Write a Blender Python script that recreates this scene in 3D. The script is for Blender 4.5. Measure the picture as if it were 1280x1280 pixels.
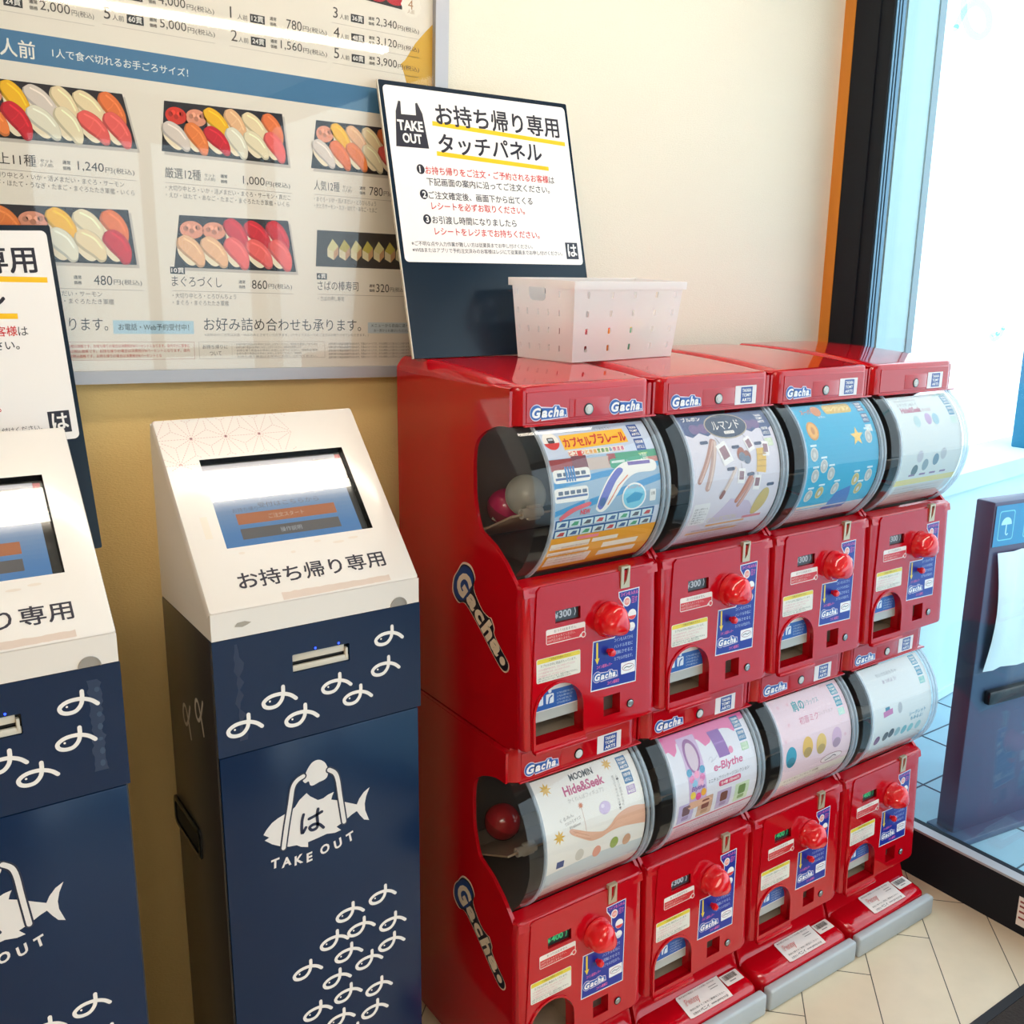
import bpy, bmesh, math, random
from math import sin, cos, pi, radians, sqrt, atan2
from mathutils import Vector
from mathutils.geometry import tessellate_polygon
random.seed(4)
scene = bpy.context.scene
COL = scene.collection
for o in list(bpy.data.objects):
    bpy.data.objects.remove(o)

# ------------------------------------------------------------------ camera, sky, exposure
cam_d = bpy.data.cameras.new('camera'); cam = bpy.data.objects.new('camera', cam_d); COL.objects.link(cam)
scene.camera = cam
cam_d.sensor_width = 36.0; cam_d.lens = 36.0 * 1204.57 / 1280.0; cam_d.clip_start = 0.02
yaw, pit, rol = radians(34.70), radians(13.28), radians(0.642)
_r = Vector((cos(yaw), -sin(yaw), 0)); _f0 = Vector((sin(yaw), cos(yaw), 0)); _u0 = Vector((0, 0, 1))
_f = cos(pit) * _f0 - sin(pit) * _u0; _u = sin(pit) * _f0 + cos(pit) * _u0
_r2 = cos(rol) * _r + sin(rol) * _u; _u2 = -sin(rol) * _r + cos(rol) * _u
from mathutils import Matrix
cam.matrix_world = Matrix(((_r2.x, _u2.x, -_f.x, 0), (_r2.y, _u2.y, -_f.y, 0), (_r2.z, _u2.z, -_f.z, 1.49), (0, 0, 0, 1)))

world = bpy.data.worlds.new('sky'); scene.world = world; world.use_nodes = True
bg = world.node_tree.nodes['Background']
bg.inputs[0].default_value = (0.82, 0.93, 1.0, 1); bg.inputs[1].default_value = 3.1
scene.view_settings.view_transform = 'Standard'; scene.view_settings.look = 'None'
scene.view_settings.exposure = 0.0; scene.view_settings.gamma = 1.0
scene.view_settings.use_curve_mapping = False
try:
    scene.cycles.use_denoising = True
    scene.cycles.max_bounces = 10; scene.cycles.transparent_max_bounces = 24
    scene.cycles.caustics_reflective = False; scene.cycles.caustics_refractive = False
    scene.cycles.sample_clamp_indirect = 6.0
except Exception:
    pass
TUBE = 17.5          # radiance of the ceiling tubes and the added fill panels

def portal(name, loc, rot, sx, sy):
    l = bpy.data.lights.new(name, 'AREA'); l.shape = 'RECTANGLE'; l.size = sx; l.size_y = sy
    o = bpy.data.objects.new(name, l); COL.objects.link(o); o.location = loc; o.rotation_euler = rot
    try: l.cycles.is_portal = True
    except Exception: pass
    return o
portal('window_portal', (2.26, -0.45, 1.28), (0, radians(90), 0), 2.3, 3.9)
portal('entrance_portal', (1.55, -2.68, 1.2), (radians(90), 0, 0), 1.2, 2.2)

# ------------------------------------------------------------------ materials
def lin(c):
    out = []
    for v in c[:3]:
        v /= 255.0
        out.append(v / 12.92 if v <= 0.04045 else ((v + 0.055) / 1.055) ** 2.4)
    return out
def mat(name, rgb, rough=0.5, metal=0.0, spec=0.5, coat=0.0, emit=0.0, srgb=True):
    m = bpy.data.materials.new(name); m.use_nodes = True
    b = m.node_tree.nodes['Principled BSDF']
    c = lin(rgb) if srgb else rgb
    b.inputs['Base Color'].default_value = (*c, 1); b.inputs['Roughness'].default_value = rough
    b.inputs['Metallic'].default_value = metal; b.inputs['Specular IOR Level'].default_value = spec
    b.inputs['Coat Weight'].default_value = coat
    if coat: b.inputs['Coat Roughness'].default_value = 0.04
    if emit:
        b.inputs['Emission Color'].default_value = (*c, 1); b.inputs['Emission Strength'].default_value = emit
    return m
def node(m, t, **kw):
    n = m.node_tree.nodes.new(t)
    for k, v in kw.items(): setattr(n, k, v)
    return n
def link(m, a, b): m.node_tree.links.new(a, b)
def noise_tint(m, scale, amount, bump=0.0, bscale=None, stretch=(1, 1, 1)):
    """Slight procedural variation of tone and surface, in object space."""
    b = m.node_tree.nodes['Principled BSDF']; c = b.inputs['Base Color'].default_value[:]
    tc = node(m, 'ShaderNodeTexCoord'); mp = node(m, 'ShaderNodeMapping'); mp.inputs['Scale'].default_value = stretch
    link(m, tc.outputs['Object'], mp.inputs[0])
    n = node(m, 'ShaderNodeTexNoise'); n.inputs['Scale'].default_value = scale; n.inputs['Detail'].default_value = 6
    link(m, mp.outputs[0], n.inputs['Vector'])
    rp = node(m, 'ShaderNodeMapRange'); rp.inputs[3].default_value = 1 - amount; rp.inputs[4].default_value = 1 + amount
    link(m, n.outputs[0], rp.inputs[0])
    mx = node(m, 'ShaderNodeMix', data_type='RGBA', blend_type='MULTIPLY'); mx.inputs[0].default_value = 1
    mx.inputs[6].default_value = c; link(m, rp.outputs[0], mx.inputs[7]); link(m, mx.outputs[2], b.inputs['Base Color'])
    if bump:
        n2 = node(m, 'ShaderNodeTexNoise'); n2.inputs['Scale'].default_value = bscale or scale; n2.inputs['Detail'].default_value = 4
        link(m, mp.outputs[0], n2.inputs['Vector'])
        bp = node(m, 'ShaderNodeBump'); bp.inputs['Strength'].default_value = bump; bp.inputs['Distance'].default_value = 0.002
        link(m, n2.outputs[0], bp.inputs['Height']); link(m, bp.outputs[0], b.inputs['Normal'])
    return m
def clear_mat(name, tint=(1, 1, 1), ior=1.45, haze=0.0, haze_col=(0.8, 0.8, 0.8), rough=0.02, refl=1.0):
    """Thin clear plastic or glass: Fresnel mix of see-through and gloss, a little haze."""
    m = bpy.data.materials.new(name); m.use_nodes = True; nt = m.node_tree
    nt.nodes.clear(); out = node(m, 'ShaderNodeOutputMaterial')
    tr = node(m, 'ShaderNodeBsdfTransparent'); tr.inputs[0].default_value = (*tint, 1)
    gl = node(m, 'ShaderNodeBsdfGlossy'); gl.inputs['Roughness'].default_value = rough; gl.inputs[0].default_value = (1, 1, 1, 1)
    f0 = ((ior - 1) / (ior + 1)) ** 2                 # Schlick's Fresnel, the same from both sides of the sheet
    lw = node(m, 'ShaderNodeLayerWeight'); lw.inputs[0].default_value = 0.5
    pw = node(m, 'ShaderNodeMath', operation='POWER'); pw.inputs[1].default_value = 5.0; link(m, lw.outputs['Facing'], pw.inputs[0])
    ma = node(m, 'ShaderNodeMath', operation='MULTIPLY_ADD'); ma.inputs[1].default_value = 1 - f0; ma.inputs[2].default_value = f0; link(m, pw.outputs[0], ma.inputs[0])
    mu = node(m, 'ShaderNodeMath', operation='MULTIPLY'); mu.inputs[1].default_value = refl; link(m, ma.outputs[0], mu.inputs[0])
    mx = node(m, 'ShaderNodeMixShader'); link(m, mu.outputs[0], mx.inputs[0]); link(m, tr.outputs[0], mx.inputs[1]); link(m, gl.outputs[0], mx.inputs[2])
    last = mx
    if haze:
        df = node(m, 'ShaderNodeBsdfDiffuse'); df.inputs[0].default_value = (*haze_col, 1)
        tl = node(m, 'ShaderNodeBsdfTranslucent'); tl.inputs[0].default_value = (*haze_col, 1)
        ad = node(m, 'ShaderNodeMixShader'); ad.inputs[0].default_value = 0.5; link(m, df.outputs[0], ad.inputs[1]); link(m, tl.outputs[0], ad.inputs[2])
        m2 = node(m, 'ShaderNodeMixShader'); m2.inputs[0].default_value = haze; link(m, mx.outputs[0], m2.inputs[1]); link(m, ad.outputs[0], m2.inputs[2]); last = m2
    link(m, last.outputs[0], out.inputs[0])
    return m
def print_mat(name, rough=0.45, spec=0.4, emit=0.0):
    """Printed artwork: flat ink colours carried by the mesh."""
    m = bpy.data.materials.new(name); m.use_nodes = True
    b = m.node_tree.nodes['Principled BSDF']; b.inputs['Roughness'].default_value = rough; b.inputs['Specular IOR Level'].default_value = spec
    a = node(m, 'ShaderNodeVertexColor', layer_name='Col')
    link(m, a.outputs[0], b.inputs['Base Color'])
    if emit:
        b.inputs['Base Color'].default_value = (0, 0, 0, 1)
        for l in list(m.node_tree.links):
            if l.to_socket == b.inputs['Base Color']: m.node_tree.links.remove(l)
        link(m, a.outputs[0], b.inputs['Emission Color']); b.inputs['Emission Strength'].default_value = emit
    return m
RED = mat('red_glossy_plastic', (0.50, 0.0015, 0.008), 0.07, spec=0.40, coat=0.28, srgb=False)
noise_tint(RED, 2.5, 0.05)
KNOB = mat('red_translucent_plastic', (0.75, 0.004, 0.012), 0.10, coat=0.6, srgb=False)
DARK = mat('dark_brown_plastic', (0.080, 0.060, 0.047), 0.5, srgb=False)
TAN = mat('tan_plastic', (150, 132, 112), 0.4)
STEEL = mat('steel', (190, 190, 190), 0.28, metal=1.0)
GREYB = mat('grey_bumper_plastic', (176, 182, 186), 0.5); noise_tint(GREYB, 14, 0.06)
CLEAR = clear_mat('clear_plastic', (0.96, 0.955, 0.95), 1.47, 0.012, (0.8, 0.8, 0.82))
RIM = clear_mat('clear_plastic_rim', (0.86, 0.90, 0.94), 1.9, 0.30, (0.9, 0.95, 1.0), 0.05)
MILKY = clear_mat('cloudy_plastic', (0.9, 0.9, 0.88), 1.45, 0.5, (0.75, 0.72, 0.66), 0.2)
PRINT = print_mat('printed_card', 0.42, 0.35)
STICK = print_mat('printed_sticker', 0.3, 0.5)
LCD = print_mat('screen_image', 0.08, 0.5, emit=0.62)
LED = print_mat('price_digits', 0.3, 0.3, emit=0.9)
WHITEP = mat('white_painted_metal', (236, 228, 222), 0.22, coat=0.3); noise_tint(WHITEP, 5, 0.02)
NAVY = mat('navy_painted_metal', (0.003, 0.0185, 0.062), 0.18, spec=0.33, srgb=False); noise_tint(NAVY, 3, 0.12)
BROWNS = mat('dark_grey_painted_metal', (0.040, 0.033, 0.030), 0.28, srgb=False)
BLACK = mat('black_plastic', (0.006, 0.006, 0.007), 0.25, srgb=False)
BLACKM = mat('black_anodised_frame', (0.007, 0.009, 0.015), 0.55, spec=0.25, srgb=False)
BOARDN = mat('navy_board', (0.004, 0.013, 0.028), 0.20, spec=0.28, srgb=False)
BOARDE = mat('board_cut_edge', (225, 215, 200), 0.6)
ALU = mat('silver_aluminium', (178, 178, 184), 0.42, metal=0.25)
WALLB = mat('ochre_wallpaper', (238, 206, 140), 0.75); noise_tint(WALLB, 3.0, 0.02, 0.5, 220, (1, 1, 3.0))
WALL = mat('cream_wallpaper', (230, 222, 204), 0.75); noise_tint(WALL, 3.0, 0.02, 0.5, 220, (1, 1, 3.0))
CEIL = mat('white_ceiling', (230, 226, 218), 0.8)
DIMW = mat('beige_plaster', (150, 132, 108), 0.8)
WOOD = mat('orange_wood_trim', (206, 128, 36), 0.4); noise_tint(WOOD, 8, 0.1, stretch=(6, 6, 0.6))
GLASS = clear_mat('window_glass', (0.93, 0.98, 1.0), 1.5)
ACRYL = clear_mat('clear_cover_sheet', (0.98, 0.98, 0.97), 1.4, refl=0.8)
BASKET = clear_mat('white_translucent_plastic', (1, 1, 1), 1.45, 0.92, (0.97, 0.955, 0.945), 0.25, refl=0.7)
PALE = mat('pale_exterior_plaster', (196, 226, 232), 0.8); noise_tint(PALE, 30, 0.05)
TILEX = mat('exterior_tile', (150, 188, 204), 0.6); noise_tint(TILEX, 9, 0.12)
MATD = mat('dark_brown_mat', (46, 38, 34), 0.95); noise_tint(MATD, 160, 0.5, 0.8, 200)
MATE = mat('black_rubber_edge', (30, 31, 36), 0.7)
TUBEM = mat('lamp_tube', (255, 244, 226), 0.5, emit=TUBE)
STAND = mat('dark_blue_grey_metal', (0.055, 0.095, 0.175), 0.35, srgb=False)
BAGM = mat('white_plastic_film', (228, 244, 248), .35)

# floor: long beige tiles laid diagonally, stepped end joints
FLOOR = mat('beige_floor_tile', (214, 192, 160), 0.35)
def floor_nodes(m):
    b = m.node_tree.nodes['Principled BSDF']
    g = node(m, 'ShaderNodeNewGeometry'); s = node(m, 'ShaderNodeSeparateXYZ'); link(m, g.outputs['Position'], s.inputs[0])
    def M(op, a, c=None):
        n = node(m, 'ShaderNodeMath', operation=op)
        for i, v in enumerate((a, c)):
            if v is None: continue
            if isinstance(v, (int, float)): n.inputs[i].default_value = v
            else: link(m, v, n.inputs[i])
        return n.outputs[0]
    W, L = 0.158, 0.632
    u = M('DIVIDE', M('SUBTRACT', M('MULTIPLY', M('SUBTRACT', s.outputs[0], s.outputs[1]), 0.70711), 0.4667), W)
    v = M('MULTIPLY', M('ADD', s.outputs[0], s.outputs[1]), 0.70711)
    row = M('FLOOR', u); fu = M('FRACT', u)
    vv = M('DIVIDE', M('SUBTRACT', M('SUBTRACT', v, 2.130), M('MULTIPLY', row, W)), L)
    fv = M('FRACT', vv)
    ju = M('MINIMUM', fu, M('SUBTRACT', 1.0, fu)); jv = M('MINIMUM', fv, M('SUBTRACT', 1.0, fv))
    line = M('MAXIMUM', M('LESS_THAN', ju, 0.0075), M('LESS_THAN', jv, 0.0019))
    wn = node(m, 'ShaderNodeTexWhiteNoise', noise_dimensions='2D'); cb = node(m, 'ShaderNodeCombineXYZ')
    link(m, row, cb.inputs[0]); link(m, M('FLOOR', vv), cb.inputs[1]); link(m, cb.outputs[0], wn.inputs['Vector'])
    nz = node(m, 'ShaderNodeTexNoise'); nz.inputs['Scale'].default_value = 11; nz.inputs['Detail'].default_value = 8
    link(m, g.outputs['Position'], nz.inputs['Vector'])
    tone = M('ADD', M('MULTIPLY', wn.outputs['Value'], 0.07), M('MULTIPLY', nz.outputs[0], 0.22))
    tone = M('ADD', tone, 0.80)
    mx = node(m, 'ShaderNodeMix', data_type='RGBA', blend_type='MULTIPLY'); mx.inputs[0].default_value = 1
    mx.inputs[6].default_value = (*lin((222, 204, 176)), 1); link(m, tone, mx.inputs[7])
    m2 = node(m, 'ShaderNodeMix', data_type='RGBA'); link(m, line, m2.inputs[0]); link(m, mx.outputs[2], m2.inputs[6])
    m2.inputs[7].default_value = (*lin((70, 60, 50)), 1); link(m, m2.outputs[2], b.inputs['Base Color'])
floor_nodes(FLOOR)

# ------------------------------------------------------------------ object helpers
def tag(o, label=None, cat=None, group=None, kind=None):
    for k, v in (('label', label), ('category', cat), ('group', group), ('kind', kind)):
        if v: o[k] = v
    return o
def empty(name, loc, label, cat, group=None):
    o = bpy.data.objects.new(name, None); COL.objects.link(o); o.location = loc; o.empty_display_size = 0.05
    return tag(o, label, cat, group)
def place(name, me, parent=None, label=None):
    o = bpy.data.objects.new(name, me); COL.objects.link(o)
    if parent is not None: o.parent = parent
    if label: o['label'] = label
    return o
def copy_tree(o, parent=None):
    c = o.copy(); COL.objects.link(c); c.parent = parent
    for ch in o.children: copy_tree(ch, c)
    return c

class MB:
    """Collects geometry for one mesh."""
    def __init__(s): s.bm = bmesh.new(); s.mi = 0
    def v(s, p): return s.bm.verts.new(p)
    def f(s, vs):
        try:
            fc = s.bm.faces.new(vs); fc.material_index = s.mi; return fc
        except ValueError: return None
    def box(s, x0, x1, y0, y1, z0, z1, bev=0.0, seg=2):
        vs = [s.v((x, y, z)) for z in (z0, z1) for y in (y0, y1) for x in (x0, x1)]
        fs = [s.f([vs[i] for i in q]) for q in ((0, 2, 3, 1), (4, 5, 7, 6), (0, 1, 5, 4), (2, 6, 7, 3), (0, 4, 6, 2), (1, 3, 7, 5))]
        if bev:
            es = list({e for q in fs for e in q.edges})
            r = bmesh.ops.bevel(s.bm, geom=es, offset=bev, segments=seg, affect='EDGES', profile=0.5)
            for q in r['faces']: q.material_index = s.mi
        return s
    def prism(s, prof, x0, x1, ax='x', caps=True):
        """Closed profile [(a,b)] swept between two planes. ax x: (y,z); y: (x,z); z: (x,y)."""
        P = {'x': lambda a, b, t: (t, a, b), 'y': lambda a, b, t: (a, t, b), 'z': lambda a, b, t: (a, b, t)}[ax]
        A = [s.v(P(a, b, x0)) for a, b in prof]; B = [s.v(P(a, b, x1)) for a, b in prof]
        n = len(prof)
        for i in range(n): s.f([A[i], A[(i + 1) % n], B[(i + 1) % n], B[i]])
        if caps:
            for t in tessellate_polygon([[Vector((a, b, 0)) for a, b in prof]]):
                s.f([A[i] for i in t]); s.f([B[i] for i in t])
        return s
    def strip(s, prof, x0, x1, nx=1):
        """Open profile [(y,z)] swept along x."""
        rows = [[s.v((x0 + (x1 - x0) * i / nx, a, b)) for a, b in prof] for i in range(nx + 1)]
        for i in range(nx):
            for j in range(len(prof) - 1): s.f([rows[i][j], rows[i][j + 1], rows[i + 1][j + 1], rows[i + 1][j]])
        return s
    def loft(s, loops, cap0=True, cap1=True):
        R = [[s.v(p) for p in l] for l in loops]; n = len(R[0])
        for a, b in zip(R, R[1:]):
            for i in range(n): s.f([a[i], a[(i + 1) % n], b[(i + 1) % n], b[i]])
        if cap0: s.f(R[0][::-1])
        if cap1: s.f(R[-1])
        return s
    def lathe(s, prof, c, axis='z', n=32, flip=1, a0=0.0, a1=2 * pi):
        """Profile [(r,h)] about an axis through c."""
        def P(r, h, t):
            a, b = r * cos(t), r * sin(t)
            if axis == 'z': return (c[0] + a, c[1] + b, c[2] + h * flip)
            if axis == 'y': return (c[0] + a, c[1] + h * flip, c[2] + b)
            return (c[0] + h * flip, c[1] + a, c[2] + b)
        full = abs(a1 - a0 - 2 * pi) < 1e-6; k = n if full else n + 1
        R = []
        for r, h in prof:
            if r < 1e-7: R.append([s.v(P(0, h, 0))])
            else: R.append([s.v(P(r, h, a0 + (a1 - a0) * i / n)) for i in range(k)])
        for A, B in zip(R, R[1:]):
            for i in range(n):
                j = (i + 1) % k
                if len(A) == 1 and len(B) == 1: continue
                if len(A) == 1: s.f([A[0], B[i], B[j]])
                elif len(B) == 1: s.f([A[i], A[j], B[0]])
                else: s.f([A[i], A[j], B[j], B[i]])
        return s
    def tube(s, pts, r, n=8):
        pts = [Vector(p) for p in pts]; L = []
        for i, p in enumerate(pts):
            d = (pts[min(i + 1, len(pts) - 1)] - pts[max(i - 1, 0)]).normalized()
            a = d.orthogonal().normalized() if i == 0 else (prev - d * prev.dot(d)).normalized()
            prev = a; b = d.cross(a)
            L.append([tuple(p + r * (cos(2 * pi * k / n) * a + sin(2 * pi * k / n) * b)) for k in range(n)])
        return s.loft(L)
    def plate(s, loops, holes, fmap, depth):
        """loops: [(outline2d, d)] back to front, same count; holes cut through the front to 'depth'."""
        R = [[s.v(fmap(x, y, d)) for x, y in ol] for ol, d in loops]; n = len(R[0])
        for a, b in zip(R, R[1:]):
            for i in range(n): s.f([a[i], a[(i + 1) % n], b[(i + 1) % n], b[i]])
        ol, d1 = loops[-1]
        hv = [[s.v(fmap(x, y, d1)) for x, y in h] for h in holes]
        allv = R[-1] + [q for h in hv for q in h]
        for t in tessellate_polygon([[Vector((x, y, 0)) for x, y in p] for p in [ol] + list(holes)]):
            s.f([allv[i] for i in t])
        mi0 = s.mi; s.mi = getattr(s, 'hole_mi', s.mi)
        for h, vs in zip(holes, hv):
            bk = [s.v(fmap(x, y, d1 - depth)) for x, y in h]; k = len(h)
            for i in range(k): s.f([vs[i], vs[(i + 1) % k], bk[(i + 1) % k], bk[i]])
        s.mi = mi0
        return s
    def mesh(s, name, mats, smooth=35, recalc=True):
        if recalc: bmesh.ops.recalc_face_normals(s.bm, faces=s.bm.faces[:])
        me = bpy.data.meshes.new(name); s.bm.to_mesh(me); s.bm.free()
        for m in (mats if isinstance(mats, (list, tuple)) else [mats]): me.materials.append(m)
        if smooth:
            for p in me.polygons: p.use_smooth = True
            me.set_sharp_from_angle(angle=radians(smooth))
        return me

def rrect(x0, x1, y0, y1, r, n=5):
    r = min(r, (x1 - x0) / 2 - 1e-6, (y1 - y0) / 2 - 1e-6); p = []
    for cx, cy, a in ((x1 - r, y1 - r, 0), (x0 + r, y1 - r, 90), (x0 + r, y0 + r, 180), (x1 - r, y0 + r, 270)):
        for i in range(n + 1):
            t = radians(a + 90 * i / n); p.append((cx + r * cos(t), cy + r * sin(t)))
    return p
def circ(cx, cy, rx, ry=None, n=24, a=0):
    ry = rx if ry is None else ry; ca, sa = cos(a), sin(a)
    return [(cx + rx * cos(t) * ca - ry * sin(t) * sa, cy + rx * cos(t) * sa + ry * sin(t) * ca) for t in (2 * pi * i / n for i in range(n))]
def star(cx, cy, r0, r1, n, a=pi / 2):
    return [(cx + (r0 if i % 2 == 0 else r1) * cos(a + pi * i / n), cy + (r0 if i % 2 == 0 else r1) * sin(a + pi * i / n)) for i in range(2 * n)]
def spline(pts, k=6):
    """Catmull-Rom through the points."""
    P = [pts[0]] + list(pts) + [pts[-1]]; o = []
    for i in range(1, len(P) - 2):
        p0, p1, p2, p3 = P[i - 1:i + 3]
        for j in range(k):
            t = j / k
            o.append(tuple(0.5 * ((2 * p1[m]) + (-p0[m] + p2[m]) * t + (2 * p0[m] - 5 * p1[m] + 4 * p2[m] - p3[m]) * t * t + (-p0[m] + 3 * p1[m] - 3 * p2[m] + p3[m]) * t ** 3) for m in range(2)))
    o.append(tuple(pts[-1])); return o

# ------------------------------------------------------------------ flat artwork (signs, cards, stickers)
_glyph = {}
def glyphs(s, off=0.0, shear=0.0, sp=1.0):
    key = (s, off, shear, sp)
    if key not in _glyph:
        c = bpy.data.curves.new('text', 'FONT'); c.body = s; c.size = 1.0; c.offset = off; c.shear = shear; c.space_character = sp
        c.resolution_u = 3
        o = bpy.data.objects.new('text', c); m = o.to_mesh()
        vs = [(v.co.x, v.co.y) for v in m.vertices]; fs = [tuple(p.vertices) for p in m.polygons]
        o.to_mesh_clear(); bpy.data.objects.remove(o); bpy.data.curves.remove(c)
        _glyph[key] = (vs, fs)
    return _glyph[key]
class Canvas:
    def __init__(s): s.items = []      # (verts2d, faces, colour, layer)
    def poly(s, pts, col, L=1):
        vs = [tuple(p) for p in pts]
        s.items.append((vs, [tuple(t) for t in tessellate_polygon([[Vector((x, y, 0)) for x, y in vs]])], col, L)); return s
    def rect(s, x0, y0, x1, y1, col, L=1): s.items.append(([(x0, y0), (x1, y0), (x1, y1), (x0, y1)], [(0, 1, 2, 3)], col, L)); return s
    def rr(s, x0, y0, x1, y1, r, col, L=1): return s.poly(rrect(min(x0, x1), max(x0, x1), min(y0, y1), max(y0, y1), r), col, L)
    def oval(s, cx, cy, rx, ry, col, L=1, a=0, n=24): return s.poly(circ(cx, cy, rx, ry, n, a), col, L)
    def line(s, pts, w, col, L=1, caps=True):
        n = len(pts); lo, hi = [], []
        for i, p in enumerate(pts):
            a = pts[max(i - 1, 0)]; b = pts[min(i + 1, n - 1)]
            dx, dy = b[0] - a[0], b[1] - a[1]; l = sqrt(dx * dx + dy * dy) or 1
            nx, ny = -dy / l * w / 2, dx / l * w / 2
            lo.append((p[0] - nx, p[1] - ny)); hi.append((p[0] + nx, p[1] + ny))
        s.items.append((lo + hi, [(i, i + 1, n + i + 1, n + i) for i in range(n - 1)], col, L))
        if caps:
            for p in (pts[0], pts[-1]): s.oval(p[0], p[1], w / 2, w / 2, col, L + 0.13, n=10)
        return s
    def frame(s, x0, y0, x1, y1, w, col, L=1):
        for a in ((x0, y0, x1, y0 + w), (x0, y1 - w, x1, y1), (x0, y0, x0 + w, y1), (x1 - w, y0, x1, y1)): s.rect(*a, col, L)
        return s
    def text(s, t, x, y, h=None, w=None, col=(40, 36, 40), L=2, off=0.0, shear=0.0, rot=0.0, up=1, align='l', ref=None):
        """Text with its box's lower left corner at (x, y); h and/or w fix its size; up=-1 when y runs downwards."""
        bold = 0.0
        if off > 0 and any(ord(q) > 0x3000 for q in t): bold, off = off, 0.0     # thicken fine characters by doubling the strokes
        vs, fs = glyphs(t, off, shear)
        if not vs: return s
        rv = glyphs(ref, off, shear)[0] if ref else vs
        x0 = min(v[0] for v in vs); x1 = max(v[0] for v in vs); y0 = min(v[1] for v in rv); y1 = max(v[1] for v in rv)
        if h is None: sx = sy = w / (x1 - x0)
        elif w is None: sx = sy = h / (y1 - y0)
        else: sx = w / (x1 - x0); sy = h / (y1 - y0)
        ox = {'l': 0, 'c': -(x1 - x0) * sx / 2, 'r': -(x1 - x0) * sx}[align]; c, d = cos(rot), sin(rot); o = []
        for a, b in vs:
            p, q = (a - x0) * sx + ox, (b - y0) * sy
            p, q = p * c - q * d, p * d + q * c
            o.append((x + p, y + up * q))
        s.items.append((o, fs, col, L))
        if bold:
            q = bold * sy * 1.1
            for i, (a, b) in enumerate(((q, 0), (0, q), (q, q))): s.items.append(([(x_ + a, y_ + b) for x_, y_ in o], fs, col, L + .04 * (i + 1)))
        return s
    def lines(s, rows, x, y, h, step, col, L=2, up=1, w=None, off=0.0):
        for i, t in enumerate(rows): s.text(t, x, y - up * step * i, h=h, w=w, col=col, L=L, up=up, ref='円', off=off)
        return s
    def mesh(s, name, fmap, material, eps=0.00015, bend=None):
        """fmap(u, v, d) places the artwork; bend cuts it along v so it can follow a curve."""
        bm = bmesh.new(); cl = bm.loops.layers.float_color.new('Col')
        for vs, fs, col, L in s.items:
            c = (*lin(col), 1); bv = [bm.verts.new((x, y, L)) for x, y in vs]
            for f in fs:
                if len(set(f)) < 3: continue
                try: fc = bm.faces.new([bv[i] for i in f])
                except ValueError: continue
                for lp in fc.loops: lp[cl] = c
        if bend:
            a = min(v.co.y for v in bm.verts); b = max(v.co.y for v in bm.verts); t = a + bend
            while t < b:
                bmesh.ops.bisect_plane(bm, geom=bm.verts[:] + bm.edges[:] + bm.faces[:], plane_co=(0, t, 0), plane_no=(0, 1, 0)); t += bend
        for v in bm.verts: v.co = fmap(v.co.x, v.co.y, v.co.z * eps)
        # every face looks outwards
        o = Vector(fmap(0.01, 0.01, 0)); nrm = (Vector(fmap(0.01, 0.01, 1e-2)) - o)
        me = bpy.data.meshes.new(name); bm.normal_update()
        if not bend:
            fl = [f for f in bm.faces if f.normal.dot(nrm) < 0]
            if fl: bmesh.ops.reverse_faces(bm, faces=fl)
        bm.to_mesh(me); bm.free(); me.materials.append(material); return me

NAVYC, WHITE, INK = (22, 26, 44), (244, 238, 234), (40, 36, 40)

# ================================================================== THE ROOM
def struct(name, me): return tag(place(name, me), kind='structure')
WY = 1.665                                      # plane of the back wall
CZ = 2.50
struct('floor', MB().box(-2.3, 2.14, -2.6, WY, -0.05, 0.0).mesh('floor', FLOOR, 0))
struct('ceiling', MB().box(-2.3, 2.3, -2.6, WY + 0.1, CZ, CZ + 0.08).mesh('ceiling', CEIL, 0))
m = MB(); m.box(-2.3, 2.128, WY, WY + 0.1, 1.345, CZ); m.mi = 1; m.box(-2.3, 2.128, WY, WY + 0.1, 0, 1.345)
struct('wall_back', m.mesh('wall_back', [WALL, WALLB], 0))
struct('wall_left', MB().box(-2.4, -2.3, -2.6, WY + 0.1, 0, CZ).mesh('wall_left', DIMW, 0))
m = MB()
for a in ((-2.3, 0.95, 0, CZ), (2.15, 2.3, 0, CZ), (0.95, 2.15, 0, 0.12), (0.95, 2.15, 2.25, CZ)): m.box(a[0], a[1], -2.7, -2.6, a[2], a[3])
struct('wall_front', m.mesh('wall_front', DIMW, 0))
fw = struct('window_2', MB().box(1.52, 1.58, -2.66, -2.61, 0.12, 2.25).box(0.95, 2.15, -2.66, -2.61, 1.05, 1.1).mesh('window_2', BLACKM, 0))
place('window_glass', MB().box(0.95, 2.15, -2.645, -2.64, 0.12, 2.25).mesh('entrance_glass', GLASS, 0), fw)
struct('trim_1', MB().box(2.128, 2.25, 1.634, WY + 0.1, 0, CZ).mesh('trim_1', WOOD, 0))

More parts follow.
